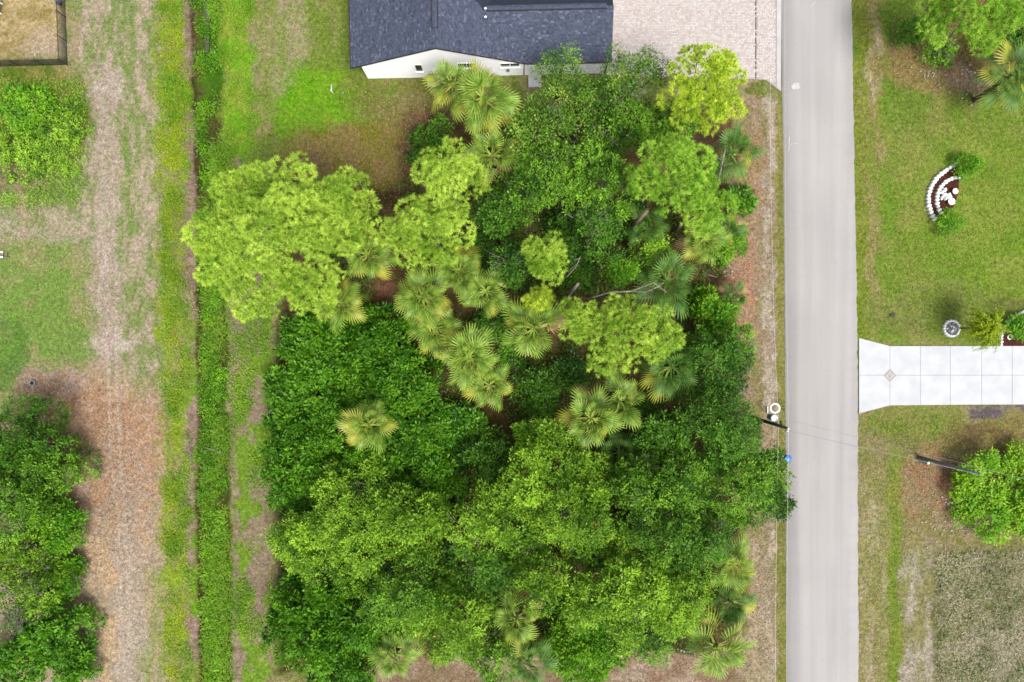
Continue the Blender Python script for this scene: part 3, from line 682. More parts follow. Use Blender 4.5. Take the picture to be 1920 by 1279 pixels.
def broad(name, px, py, rpx, h, kind, label, cat='tree', group=None, nl=None, hc=None, fill=1.0, bare=0, trunk=True, aniso=(1, 1), lobe=None, D=1.0, low=False):
    SEED[0] += 1; rng = np.random.default_rng(SEED[0])
    if kind.startswith('oak') and not low: h = h*rng.uniform(.86, 1.18)
    zc = h*(.55 if low or cat == 'shrub' else .80); R = ML(rpx, zc); c = W(px, py, zc)
    t = empty(name, (c.x, c.y, 0)); tag(t, label, cat, group)
    lL, lW, de, lv, sp, up, mt = KIND[kind]
    hc = hc or min(h*.85, max(1.2, R*1.75)); lobe = lobe or LOBE.get(kind, (.8, 1.6)); jz = .3 if h < 3 else 1.1
    V, F, v, lobes = crown_mesh(rng, R, hc, zc - hc*.25, nl, lL, lW, de*D, lv, sp, up, fill=fill, aniso=aniso, lobe=lobe, jz=jz)
    if cat == 'shrub' or low:
        z0, z1 = V[:, 2].min(), V[:, 2].max(); V[:, 2] = .05 + (V[:, 2] - z0)/(z1 - z0)*(h - .1); lobes[:, 2] = .05 + (lobes[:, 2] - z0)/(z1 - z0)*(h - .1)
    V[:, 2] = np.maximum(V[:, 2], .05)
    link('crown', mesh_np('crown', V, [F], {'v': v}), LM[mt], t)
    mb = MB(); limbs(mb, (rng.normal(0, .1), rng.normal(0, .1), -.05), (rng.normal(0, .2), rng.normal(0, .2), zc), lobes, rng, max(.06, .030*h), nmax=8)
    mb.build('trunk', m_bark, t, smooth=True)
    bare = bare or (1 if kind in ('oak', 'oak_y', 'oak_d') and rng.random() < .6 else 0)
    if bare:
        b = MB()
        for _ in range(bare):
            lx, ly, lz, lr = lobes[rng.integers(len(lobes))]; o = Vector((lx, ly, lz))
            for _k in range(7):
                a = rng.uniform(0, 2*math.pi); e = o + Vector((math.cos(a)*lr*1.15, math.sin(a)*lr*1.15, lr*rng.uniform(.6, 1.15))); m1 = o.lerp(e, .5) + Vector((rng.normal(0, .15), rng.normal(0, .15), lr*.25))
                b.tube([o, m1, e], [.035, .022, .008], 4)
                for _j in range(3):
                    f = m1.lerp(e, rng.uniform(.2, .9)); b.tube([f, f + Vector((rng.normal(0, .3), rng.normal(0, .3), rng.uniform(0, .3)))], [.014, .006], 3)
        b.build('bare_twigs', m_twig, t)['kind'] = 'stuff'
    return t

def needles(P, D, rng, n, L, w):
    """tufts of needles radiating round D at P"""
    N_ = len(P); C = np.repeat(P, n, 0); d = unit(np.repeat(D, n, 0)*1.0 + rng.normal(size=(N_*n, 3))*.8)
    s = unit(np.cross(d, rng.normal(size=(N_*n, 3)))); L = (L*rng.uniform(.7, 1.2, N_*n))[:, None]
    V = np.stack([C - s*w*.5, C + s*w*.5, C + d*L + np.array([0, 0, -.12])*L], 1).reshape(-1, 3)
    return V, np.arange(N_*n*3).reshape(-1, 3)
def pine(px, py, rx, ry, h, mt, label, nl=None, lobe=(.6, 1.1), lobes_px=None, bark=m_pinebark, lean=(0, 0), D=1.0, tr=1.0):
    SEED[0] += 1; rng = np.random.default_rng(SEED[0])
    zc = h*.90; c = W(px, py, zc); t = empty('pine_tree', (c.x + lean[0], c.y + lean[1], 0)); tag(t, label, 'pine tree')
    Rx, Ry = ML(rx, zc), ML(ry, zc); lobe = (lobe[0]*1.05, lobe[1]*1.08) if Rx > 2 else lobe; mean = sum(lobe)/2; nl = int(5 + (1.75 if Rx > 5 else 1.5)*Rx*Ry/mean**2); ga = 2.39996; lobes = []
    for i in range(nl):
        rr = math.sqrt((i+.5)/nl)*.86; a = i*ga + rng.normal(0, .3); q = rr*rng.uniform(.86, 1.07)*.97
        lobes.append((Rx*q*math.cos(a) - lean[0], Ry*q*math.sin(a) - lean[1], zc + .30*h*(.55 - rr**1.8) * min(1, Rx/3.5) + rng.uniform(-.95, .95), rng.uniform(*lobe)))
    PP, DD, vv = [], [], []
    for i, (x, y, z, r) in enumerate(lobes):
        n = int(46*D*r*r) + 6; d = rng.normal(size=(n, 3)); d[:, 2] = np.abs(d[:, 2])*1.1 - .12; d = unit(d)
        q = rng.uniform(.72, 1.02, n)
        p = np.stack([x + d[:, 0]*r*q, y + d[:, 1]*r*q, z + d[:, 2]*r*.9*q], -1)
        PP.append(p); DD.append(unit(d + np.array([0, 0, .15]))); vv.append(np.clip(rng.normal(.46, .15, n) + rng.normal(0, .13), 0, 1))
    P = np.concatenate(PP); Dn = np.concatenate(DD); vn = np.concatenate(vv); k = 32
    V, F = needles(P, Dn, rng, k, .33, .040)
    v = np.clip(np.repeat(vn, k) + rng.normal(0, .12, len(F)), 0, 1)
    link('crown', mesh_np('crown', V, [F], {'v': v}), LM[mt], t)
    mb = MB(); limbs(mb, (0, 0, -.05), (-lean[0]*.6, -lean[1]*.6, zc + .3), np.array(lobes), rng, max(.09, .0165*h)*tr, fork=.66, wig=.10, nmax=min(nl, 16))
    mb.build('trunk', bark, t, smooth=True)
    return t

# palm fronds: shared meshes, one object per frond
def frond_mesh(seed, pet, fan, nseg, droop, fold, tipdroop):
    rng = np.random.default_rng(seed); V = []; T = []; Q = []; vv = []
    def add(vs): n = len(V); V.extend(vs); return n
    w = .035
    zc = lambda x: -droop*x*x
    n = add([(0, -w, 0), (0, w, 0), (pet*.5, w*.7, zc(pet*.5)), (pet*.5, -w*.7, zc(pet*.5)), (pet, w*.5, zc(pet)), (pet, -w*.5, zc(pet))]); Q += [(n, n+1, n+2, n+3), (n+3, n+2, n+4, n+5)]; vq = [.75, .75]; vt = []
    cost = fan*.35
    for i in range(nseg):
        a = (i/(nseg-1)*2 - 1); ang = a*1.45; org = pet + cost*(1 - abs(a))**1.2
        L = fan*(1.0 - .30*abs(a)**2)*rng.uniform(.9, 1.05) - cost*(1-abs(a))*.55
        dx, dy = math.cos(ang), math.sin(ang); sx, sy = -dy, dx; wm = .019 + .009*(1-abs(a))
        def pt(s, side):
            x = org + dx*L*s; y = dy*L*s; z = zc(org) - droop*.6*(x-org) + fold*abs(y)*.6 - tipdroop*(s**2.4)*L + (0.012 if side else 0)
            return (x + sx*side, y + sy*side, z)
        n = add([pt(0, 0), pt(.45, wm), pt(.45, -wm), pt(.78, wm*.7), pt(.78, -wm*.7), pt(1.0, 0)])
        T += [(n, n+2, n+1), (n+3, n+4, n+5)]; Q += [(n+1, n+2, n+4, n+3)]
        b = rng.uniform(.1, .6); vq.append(b + .15); vt += [b, min(1, b + .35)]
    me = mesh_np('frond', np.array(V), [np.array(Q), np.array(T)], {'v': np.array(vq + vt)})
    return me
FR = {}
for key, mt in (('palm', 'palm'), ('palm_d', 'palm_d'), ('palm_y', 'palm_y'), ('palm_b', 'palm_b')):
    for k, (pet, fan, dr, fo, td) in enumerate(((.38, .62, .10, .25, .22), (.42, .62, .26, .10, .42), (.42, .60, .42, -.05, .60))):
        me = frond_mesh(k*7 + 1, pet, fan, 17, dr, fo, td); me.materials.append(LM[mt]); FR[key, k] = me
def palm(px, py, rpx, h, label, base='palm', yellow=.12, dry=.06, n=21, trunk_to=None, group=None):
    SEED[0] += 1; rng = np.random.default_rng(SEED[0]); c = W(px, py, h)
    b = W(*trunk_to) if trunk_to else Vector((c.x + rng.normal(0, .2), c.y + rng.normal(0, .2), 0))
    t = empty('palm_tree', (b.x, b.y, 0)); tag(t, label, 'palm tree', group)
    top = Vector((c.x - b.x, c.y - b.y, h)); mb = MB(); pts = []; rad = []
    for i in range(9):
        s = i/8; pts.append((top.x*s**1.3, top.y*s**1.3, -.05 + (h+.0)*s)); rad.append((.24 if i == 0 else .17) + (.03 if i % 2 else 0) + (.06 if i > 6 else 0))
    mb.tube(pts, rad, 9); mb.build('trunk', m_palmbark, t, smooth=True)
    R = ML(rpx, h)*.95*rng.uniform(.92, 1.06); TL = Matrix.Rotation(rng.normal(0, .2), 4, 'X') @ Matrix.Rotation(rng.normal(0, .2), 4, 'Y'); az0 = rng.uniform(0, 6.28); n = max(12, int(n*rng.uniform(.85, 1.15)))
    for i in range(n):
        s = (i + .5)/n; el = math.radians(72 - 92*s**.85 + rng.normal(0, 9)); az = az0 + i*2.39996 + rng.normal(0, .28)
        key = base
        if s > 1 - dry*1.4 and rng.random() < .75: key = 'palm_b'
        elif s > 1 - yellow*2.6 and rng.random() < .5: key = 'palm_y'
        k = 0 if s < .35 else (1 if s < .75 else 2)
        o = bpy.data.objects.new('frond', FR[key, k]); COL.objects.link(o); o.parent = t
        sc = R*rng.uniform(.84, 1.16)*(0.86 + .34*s)
        M_ = Matrix.Rotation(az, 4, 'Z') @ Matrix.Rotation(-el, 4, 'Y') @ Matrix.Rotation(rng.normal(0, .4), 4, 'X')
        o.matrix_local = Matrix.Translation(top + Vector((0, 0, .12 - .3*s))) @ TL @ M_ @ Matrix.Diagonal((sc, sc*rng.uniform(.85, 1.15), sc, 1))
    return t

# ------------------------------------------------------------------ trees: pines
pine(514, 450, 176, 186, 13.5, 'pine', 'largest pine with a wide light green crown reaching over the ditch', D=1.0)
pine(640, 395, 72, 84, 11.0, 'pine', 'thin pine between the largest pine and the brown clearing', nl=14, lobe=(.5, .85))
pine(838, 335, 66, 68, 13.0, 'pine', 'pine with knobbly light crown below the yellow palms near the house', nl=13)
pine(800, 432, 92, 62, 12.0, 'pine', 'broad light green pine just right of the largest pine', nl=16)
pine(1265, 325, 88, 76, 13.0, 'pine_g', 'domed fresh green pine near the road above the saw palms', nl=20, lobe=(.7, 1.1))
pine(1322, 392, 42, 42, 11.5, 'pine_g', 'small pine crown tucked under the domed fresh green pine', nl=7)
pine(1322, 164, 84, 92, 12.0, 'pine_y', 'thin yellow pine overhanging the paver driveway', nl=17, lobe=(.4, .8), D=.95)
pine(1023, 484, 42, 44, 12.0, 'pine', 'small round pine crown like a ball beside a snapped pale trunk', nl=8, lobe=(.6, .9))
pine(1012, 562, 30, 22, 9.0, 'pine_y', 'wispy low pine just below the round ball pine', nl=4, lobe=(.35, .55))
pine(1185, 625, 112, 74, 11.5, 'pine', 'wide flat topped light pine in the middle right of the lot', nl=24)
pine(1085, 598, 44, 42, 11.0, 'pine', 'left arm pine joined to the wide flat topped pine', nl=7, lobe=(.5, .8))
pine(1818, 34, 116, 66, 9.0, 'pine_g', 'bright green pine in the top right corner beyond the road', lobe=(.6, 1.0), lean=(2.0, 1.0))
# ------------------------------------------------------------------ trees: broadleaf
B = broad
B('oak_tree', 1075, 215, 96, 9, 'oak_s', 'thin leaved oak with grey twigs below the concrete door step', bare=4, fill=.9)
B('oak_tree', 1190, 150, 82, 9.5, 'oak_s', 'thin leaved oak reaching over the left part of the paver driveway', bare=3, fill=.85)
B('oak_tree', 1052, 122, 44, 7.5, 'oak_s', 'small oak with twigs touching the house eave', fill=.75)
B('oak_tree', 1170, 240, 80, 8.5, 'oak', 'oak between the yellow pine and the thin leaved oaks', bare=1)
B('oak_tree', 1000, 250, 62, 7.5, 'oak_s', 'oak with a few yellow leaves right of the yellow palms', bare=1)
B('oak_tree', 1015, 340, 82, 8.5, 'oak', 'green oak left of the fork in the bare trunk, above the ball pine', bare=1)
B('oak_tree', 1120, 345, 88, 8.5, 'oak', 'green oak left of the domed fresh green pine', bare=1)
B('oak_tree', 1115, 440, 66, 7.5, 'oak_d', 'dark oak right of the round ball pine')
B('oak_tree', 935, 395, 54, 7.0, 'oak_d', 'dark oak right of the knobbly light pine')
B('oak_tree', 960, 500, 52, 6.5, 'oak_d', 'dark small oak left of the round ball pine', bare=1)
B('shrub', 815, 272, 56, 4.0, 'dark', 'dark green shrub at the edge of the brown clearing behind the house', 'shrub')
B('juniper_tree', 1165, 510, 36, 6.5, 'juniper', 'compact green juniper right of the round ball pine', 'tree')
B('oak_tree', 1225, 470, 40, 5.5, 'oak_y', 'olive tinged small tree above the dark palm by the red litter', 'tree', fill=.8)
B('shrub', 1340, 590, 52, 4.5, 'pepper_b', 'bright green shrub beside the pinkish verge', 'shrub')
B('shrub', 1365, 455, 40, 3.2, 'pepper_b', 'bright low shrub beside the saw palms on the road verge', 'shrub')
B('shrub', 1385, 370, 30, 3.0, 'pepper', 'small shrub on the verge below the upper verge palm', 'shrub')
B('oak_tree', 1330, 690, 84, 7.5, 'oak_d', 'dark oak right of the green palm under the wide pine', bare=1)
B('oak_tree', 1375, 650, 48, 6.0, 'oak', 'oak leaning over the verge below the bright shrub')
B('oak_tree', 1350, 800, 96, 8.5, 'oak_d', 'dark oak hiding the foot of the transformer pole', bare=1)
B('oak_tree', 1385, 905, 100, 9.0, 'oak', 'oak stretching a leafy bough over the road edge', bare=1)
B('oak_tree', 1455, 945, 34, 7.5, 'oak_d', 'oak bough with loose leaves hanging over the road', fill=.85)
B('oak_tree', 1245, 820, 58, 6.5, 'dark', 'dark low tree right of the double palm')
B('oak_tree', 1270, 905, 84, 8.0, 'oak', 'oak right of the tallest olive oak')
B('oak_tree', 1030, 905, 118, 10.0, 'oak_y', 'tallest olive oak in the lower middle of the lot')
B('oak_tree', 1090, 960, 84, 9.5, 'oak_y', 'olive oak next to the dark gap with dead red leaves')
B('oak_tree', 1245, 990, 108, 9.5, 'oak', 'broad oak left of the verge palms, upper of the lower pair')
B('oak_tree', 1165, 1110, 128, 9.5, 'oak_y', 'broad olive oak near the bottom edge of the lot')
B('oak_tree', 1275, 1110, 92, 9.0, 'oak_y', 'olive oak left of the lower verge palms')
B('oak_tree', 905, 985, 76, 9.0, 'oak_y', 'light leaved oak left of the tallest olive oak')
B('oak_tree', 655, 1000, 145, 8.5, 'oak_y', 'wide yellow green oak at the lower left of the lot')
B('oak_tree', 765, 985, 84, 8.0, 'oak_y', 'yellow green oak right of the wide lower left one')
B('shrub', 590, 1165, 108, 6.5, 'pepper', 'dense bright green bush in the lower left corner of the lot', 'shrub')
B('oak_tree', 765, 1110, 102, 8.0, 'oak', 'green oak right of the dense lower left bush')
B('oak_tree', 850, 1170, 100, 8.0, 'oak_y', 'olive oak above the bottom left palm')
B('oak_tree', 690, 1180, 56, 5.5, 'pepper', 'low leafy tree between the dense bush and the bottom left palm')
B('oak_tree', 1010, 1085, 66, 8.0, 'oak_y', 'olive oak above the pair of bottom middle palms')
B('shrub', 1095, 1222, 82, 5.0, 'pepper_b', 'bright green bush at the bottom edge of the lot', 'shrub')
B('shrub', 1215, 1190, 60, 5.5, 'oak', 'bush above the bare soil patch at the bottom edge', 'shrub')
B('juniper_tree', 1005, 825, 46, 6.0, 'juniper', 'rounded green juniper left of the double palm', 'tree')
B('shrub', 1010, 735, 50, 4.5, 'dark', 'dark shrub below the fallen brown trunk', 'shrub')
B('shrub', 855, 800, 62, 3.0, 'pepper', 'low leafy shrub between the yellow tipped palm and the dark shrub', 'shrub', fill=.85)
B('shrub', 915, 865, 64, 5.0, 'dark', 'dark shrub in the gap left of the tallest olive oak', 'shrub')
B('oak_tree', 895, 1072, 80, 8.0, 'oak_d', 'dark oak in the hollow between the light leaved oak and the bottom middle palms')
B('oak_tree', 985, 1010, 62, 8.0, 'oak', 'oak under the lower flank of the tallest olive oak')
B('oak_tree', 1110, 1035, 58, 7.0, 'oak_d', 'dark oak behind the upper dead orange leaves')
B('oak_tree', 1180, 905, 60, 7.5, 'oak', 'oak between the tallest olive oak and the dark palm')
B('oak_tree', 1310, 1010, 70, 8.0, 'oak_d', 'dark oak right of the broad oak, above the verge palms')
B('shrub', 640, 1245, 74, 4.0, 'pepper', 'low bush left of the bottom left palm', 'shrub')
B('oak_tree', 925, 1215, 60, 6.0, 'oak', 'oak between the bottom left palm and the bottom middle palms')
B('oak_tree', 545, 1010, 60, 6.5, 'oak_y', 'yellow green tree on the ditch side below the thicket')
B('oak_tree', 1440, 870, 36, 6.5, 'oak', 'oak bough beside the blue bin')
B('shrub', 1060, 700, 40, 3.0, 'dark', 'dark shrub right of the fallen brown trunk', 'shrub', fill=.8)
B('oak_tree', 45, 960, 66, 6.5, 'oak', 'green tree filling the left edge between the dark oak and the thin tree', low=True)
B('oak_tree', 70, 1090, 66, 5.5, 'oak_y', 'olive tree at the left edge beside the half bare grey tree', bare=2, fill=.9, low=True)
B('shrub', 1060, 425, 46, 4.0, 'dark', 'dark shrub above the round ball pine', 'shrub', fill=.9)
B('shrub', 1085, 505, 42, 4.0, 'dark', 'dark shrub between the round ball pine and the compact juniper', 'shrub')
B('shrub', 1175, 410, 44, 3.5, 'dark', 'dark shrub left of the palm below the domed pine', 'shrub')
B('shrub', 925, 610, 40, 2.5, 'dark', 'dark shrub right of the palm below the round pale palm', 'shrub', fill=.8)
B('shrub', 1210, 755, 40, 3.0, 'dark', 'dark shrub right of the open double palm', 'shrub', fill=.9)
B('shrub', 895, 470, 44, 3.5, 'dark', 'dark shrub right of the broad light pine', 'shrub')
B('shrub', 960, 665, 36, 1.6, 'pepper', 'low shrub between the palms and the fallen trunk', 'shrub', fill=.7)
B('oak_tree', 1265, 235, 52, 6.0, 'oak', 'low oak between the yellow pine and the domed pine')
B('oak_tree', 8, 870, 66, 6.5, 'oak', 'oak cut by the left edge beside the dark one', low=True)
B('oak_tree', 5, 1065, 60, 5.0, 'oak_y', 'olive tree cut by the left edge between the half bare grey trees', low=True)
B('shrub', 118, 1085, 40, 3.0, 'pepper_b', 'bright bush at the left beside the straw track, above the leafy shrub', 'shrub')
B('shrub', 138, 1255, 40, 3.0, 'pepper', 'low bush at the bottom left corner beside the tyre tracks', 'shrub')
# thicket of glossy shrubs on the left of the lot
for a in ((600, 655, 90, 5.5, 'glossy shrub directly below the largest pine'), (700, 650, 84, 5.5, 'glossy shrub left of the brown path end'),
          (555, 735, 66, 4.6, 'glossy shrub on the ditch side, left of the yellow tipped palm'), (650, 745, 90, 5.2, 'glossy shrub touching the yellow tipped palm from above'),
          (760, 725, 72, 5.0, 'glossy shrub left of the bright silver palm'), (585, 830, 96, 5.4, 'glossy shrub left below the yellow tipped palm'),
          (690, 870, 96, 5.4, 'glossy shrub directly below the yellow tipped palm'), (785, 825, 72, 4.6, 'glossy shrub right of the yellow tipped palm'),
          (560, 905, 72, 5.0, 'glossy shrub at the lower ditch side of the thicket'), (810, 905, 74, 5.0, 'glossy shrub above the light leaved oak')):
    B('glossy_shrub', a[0], a[1], a[2], a[3], 'pepper', a[4], 'shrub', 'thicket of glossy green shrubs')
# left edge
B('oak_tree', 48, 822, 86, 7.0, 'oak_d', 'dark oak at the left edge beside the reddish litter', low=True)
B('oak_tree', 62, 905, 88, 7.0, 'oak', 'green oak at the left edge below the dark one', bare=1, low=True)
B('shrub', 100, 985, 64, 3.2, 'pepper_b', 'bright shrub at the left edge beside the straw track', 'shrub', bare=1)
B('oak_tree', 40, 1030, 62, 5.5, 'oak_y', 'thin tree with grey twigs at the left edge', bare=4, fill=.7, low=True)
B('oak_tree', 40, 1130, 64, 5.5, 'oak_s', 'half bare grey tree in the lower left corner', bare=7, fill=.45, low=True)
B('shrub', 92, 1190, 80, 4.0, 'pepper', 'leafy shrub in the lower left corner beside the tyre tracks', 'shrub')
B('shrub', 25, 1245, 60, 4.0, 'pepper', 'low leafy shrub at the very bottom left', 'shrub')
B('shrub', 50, 205, 58, 1.5, 'pepper_b', 'bright green shrub below the black fence', 'shrub', fill=.7)
B('shrub', 95, 285, 72, 1.2, 'oak_y', 'low olive shrub spreading below the bright one near the fence', 'shrub', fill=.55, hc=.9)
B('shrub', 126, 225, 46, 1.2, 'oak_y', 'low green brush right of the bright shrub near the fence', 'shrub', fill=.6, hc=.8)
B('shrub', 25, 290, 60, 1.6, 'oak_y', 'low olive brush at the left edge below the bright shrub', 'shrub', fill=.5, hc=.8)
# right side
B('shrub', 1882, 925, 98, 3.0, 'lime', 'lime green shrub beside the leaning grey pole', 'shrub')
B('shrub', 1708, 55, 28, 2.2, 'dark', 'dark shrub left of the top right pine', 'shrub', fill=.85)
B('shrub', 1765, 92, 34, 2.0, 'oak', 'green shrub under the top right pine', 'shrub', fill=.8)
B('shrub', 1912, 60, 40, 5.0, 'dark', 'dark tree right of the top right pine at the photo edge', 'tree')
B('clipped_bush', 1816, 313, 30, 1.8, 'cypress', 'feathery green bush at the upper end of the white stone arcs', 'shrub', hc=1.1)
B('clipped_bush', 1780, 417, 29, 1.6, 'cypress', 'feathery green bush at the lower end of the white stone arcs', 'shrub', hc=1.0)
B('shrub', 1908, 612, 24, 1.4, 'pepper_b', 'bright green bush inside the stone edged bed at the right edge', 'shrub', hc=.9)

# ------------------------------------------------------------------ palms
palm(848, 160, 46, 7.0, 'yellow green palm in front of the gable wall, left of a pair', yellow=.22)
palm(905, 183, 62, 7.5, 'large yellow fringed palm in front of the gable wall, right of a pair', yellow=.22, n=25)
palm(922, 292, 50, 6.5, 'palm between the knobbly pine and the yellow leaved oak')
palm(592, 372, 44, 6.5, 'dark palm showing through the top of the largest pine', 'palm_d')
palm(690, 478, 50, 7.5, 'palm at the right rim of the largest pine', yellow=.2)
palm(636, 568, 46, 7.0, 'palm at the lower rim of the largest pine', yellow=.22)
palm(793, 556, 54, 6.5, 'round pale palm beside the brown path', yellow=.15, n=25)
palm(860, 508, 48, 6.0, 'palm directly below the broad light pine')
palm(912, 545, 46, 6.0, 'palm left of the round ball pine, right of its row')
palm(818, 615, 48, 5.5, 'palm just below the round pale palm', yellow=.16)
palm(878, 672, 56, 6.5, 'brightest silver green palm in the middle of the lot', n=27, yellow=.12)
palm(918, 722, 44, 5.0, 'palm below the brightest silver palm beside the fallen trunk')
palm(1000, 615, 56, 6.5, 'palm with yellow lower fringe left of the wide flat pine', yellow=.18, n=25)
palm(692, 797, 46, 6.5, 'yellow tipped palm rising out of the glossy thicket', yellow=.26)
palm(1108, 785, 52, 6.5, 'left half of the open double palm in the dark gap', n=17, dry=.04)
palm(1162, 752, 50, 7.0, 'right half of the open double palm in the dark gap', n=17, dry=.04)
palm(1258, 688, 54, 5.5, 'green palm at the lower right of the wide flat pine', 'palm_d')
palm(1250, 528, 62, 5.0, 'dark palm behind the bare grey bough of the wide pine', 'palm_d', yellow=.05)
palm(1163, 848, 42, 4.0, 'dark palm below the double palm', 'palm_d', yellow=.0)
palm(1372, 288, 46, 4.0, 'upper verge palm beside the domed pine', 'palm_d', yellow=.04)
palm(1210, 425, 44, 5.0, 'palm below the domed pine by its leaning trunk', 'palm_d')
palm(1318, 450, 48, 4.0, 'saw palm on the verge below the small pine', yellow=.16)
palm(1365, 430, 34, 3.0, 'small saw palm nearest the road below the domed pine', 'palm_d')
palm(1380, 555, 26, 2.2, 'small palm tuft on the pinkish verge', 'palm_d', n=16)
palm(742, 1228, 46, 6.0, 'bottom left palm under the olive oak', yellow=.1)
palm(968, 1160, 46, 6.5, 'upper of the bottom middle palms')
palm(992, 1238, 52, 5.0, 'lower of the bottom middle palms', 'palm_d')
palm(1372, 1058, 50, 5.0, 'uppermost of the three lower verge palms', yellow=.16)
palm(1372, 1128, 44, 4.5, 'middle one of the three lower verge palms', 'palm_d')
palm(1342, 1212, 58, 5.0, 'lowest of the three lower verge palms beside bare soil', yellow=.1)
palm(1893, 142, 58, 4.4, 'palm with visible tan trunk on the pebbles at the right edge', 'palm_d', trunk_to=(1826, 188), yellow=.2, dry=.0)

# ------------------------------------------------------------------ dead wood
def deadwood(name, chains, label, mat=m_deadwood):
    p0 = W(*chains[0][0][:3]); o = MB()
    for ch, r0, r1 in [(c[:-2], c[-2], c[-1]) for c in chains]:
        pts = [W(*q) - Vector((p0.x, p0.y, 0)) for q in ch]; n = len(pts); o.tube(pts, [r0 + (r1-r0)*i/(n-1) for i in range(n)], 6)
    b = o.build(name, mat, loc=(p0.x, p0.y, 0), smooth=True); tag(b, label, 'dead wood'); return b
deadwood('fallen_log', [((940, 655, .2), (958, 684, .3), (974, 722, .25), .20, .15), ((956, 682, .35), (985, 690, .5), .1, .05)], 'fallen brown trunk lying below the pale palms', m_bark)
deadwood('dead_tree', [((1055, 578, 1.0), (1070, 550, 5.5), (1084, 532, 8.2), .16, .12)], 'snapped pale trunk beside the round ball pine')
deadwood('dead_branch', [((1070, 490, 8.0), (1088, 484, 9.0), .06, .03), ((1062, 520, 8.2), (1080, 500, 9.0), (1089, 480, 9.4), .06, .02), ((1066, 510, 8.2), (1086, 490, 9.2), .05, .02)], 'bleached broken twigs right of the round ball pine')
deadwood('dead_branch', [((1098, 562, 9.0), (1145, 548, 10.0), (1185, 546, 10.4), (1225, 530, 10.8), (1250, 548, 10.4), .09, .03), ((1185, 546, 10.4), (1210, 548, 10.6), (1240, 536, 10.9), .05, .02), ((1145, 548, 10.0), (1170, 556, 10.3), .05, .02)], 'bare grey bough arching over the wide flat pine')
deadwood('dead_tree', [((946, 436, .2), (948, 420, 5.0), (957, 396, 8.0), .13, .07), ((951, 412, 6.2), (942, 402, 7.6), .06, .03)], 'bare pale trunk left of the round ball pine')
deadwood('dead_tree', [((1050, 385, 5.0), (1060, 400, 7.0), (1074, 408, 8.4), .1, .05)], 'bare forked trunk above the round ball pine')
deadwood('dead_tree', [((1186, 424, 6.0), (1213, 396, 10.5), .17, .15)], 'brown leaning trunk below the domed pine', m_pinebark)
deadwood('dead_branch', [((1345, 350, 6.5), (1352, 315, 8.0), (1360, 280, 9.0), .09, .04), ((1352, 312, 8.2), (1372, 306, 8.6), .04, .02), ((1354, 300, 8.4), (1336, 292, 8.8), .04, .02)], 'bare grey branch beside the upper verge palm')
deadwood('fallen_branch', [((1316, 508, .25), (1330, 516, .5), (1345, 520, .35), .06, .03)], 'fallen grey branch beside the saw palms')

def leaf_tuft(px, py, z, mt, n, r, name, label, cat):
    SEED[0] += 1; rng = np.random.default_rng(SEED[0]); c = W(px, py, z); P = rng.normal(size=(n, 3))*r*.4 
    V, F, v = kites(P, unit(P) + rng.normal(size=(n, 3))*.3, rng.normal(size=(n, 3)) + np.array([0, 0, 1.]), np.full(n, .3), np.full(n, .13), rng.random(n))
    o = link(name, mesh_np(name, V, [F], {'v': v}), LM[mt], loc=c); tag(o, label, cat)
leaf_tuft(1043, 1084, 7.2, 'redleaf', 60, .5, 'dead_leaf_spray', 'lower spray of dead orange leaves in a dark gap', 'dead leaves')
leaf_tuft(1110, 985, 8.2, 'redleaf', 34, .35, 'dead_leaf_spray', 'upper spray of dead orange leaves in a dark gap', 'dead leaves')

# ------------------------------------------------------------------ ground cover (nobody could count it)
def zone_points(rng, n, fn_x0, fn_x1, y0=-20, y1=1300, rag=16):
    py = rng.uniform(y0, y1, n); a = fn_x0(py); b = fn_x1(py); px = a + (b-a)*rng.random(n)
    y_ = (639.5-py)/S; px = px + (fbm(y_*.45, px*0+2, 33, 3) - .5)*rag + rng.normal(0, rag*.10, n)
    return px, py
def cover(name, px, py, rng, mt, L, w, label, leaves=5, hmax=.4, keep=None, spread=.18):
    x = (px-960)/S; y = (639.5-py)/S
    if keep is not None: k = keep(x, y); x, y = x[k], y[k]
    z0 = ground_z(x, y); n = len(x); hh = hmax*rng.uniform(.2, 1.0, n)*(0.4 + fbm(x*.7, y*.7, 31)*1.2)
    P = np.stack([x, y, z0 + hh], -1); C = np.repeat(P, leaves, 0); off = rng.normal(size=(n*leaves, 3)); off[:, 2] *= .5; C = C + off*spread
    C[:, 2] = np.maximum(C[:, 2], np.repeat(z0, leaves) + .02)
    d = unit(off + np.array([0, 0, .25])); nr = rng.normal(size=(n*leaves, 3))*.5 + np.array([0, 0, 1.])
    pv = np.clip(-.42 + .85*fbm(x*.35, y*.35, 41) + 1.0*fbm(x*1.3, y*1.3, 43) + rng.normal(0, .12, n), 0, 1)
    V, F, v = kites(C, d, nr, L*rng.uniform(.6, 1.3, n*leaves), w*rng.uniform(.7, 1.2, n*leaves), np.clip(np.repeat(pv, leaves) + rng.normal(0, .13, n*leaves), 0, 1))
    o = link(name, mesh_np(name, V, [F], {'v': v}), LM[mt]); tag(o, label, kind='stuff')
rng = np.random.default_rng(77)
I = lambda xs, ys: (lambda py: np.interp(py, xs, ys))
px, py = zone_points(rng, 6500, I([0, 400, 1279], [288, 292, 298]), I([0, 400, 800, 1279], [350, 350, 356, 356]))
cover('yellow_weeds', px, py, rng, 'weed_y', .14, .06, 'yellow green weeds along the left bank of the ditch', 6, .2, lambda x, y: fbm(x*.9, y*.55, 61) + .10*(rng.random(len(x))-.5) > .39 + .13*sstep(14, -10, y) + .10*np.abs((x + 31.1 + (fbm(y*.5, x*0, 64) - .5)*1.6)/1.1)**2)
px, py = zone_points(rng, 7000, I([0, 1279], [302, 310]), I([0, 800, 1279], [346, 354, 358]), -20)
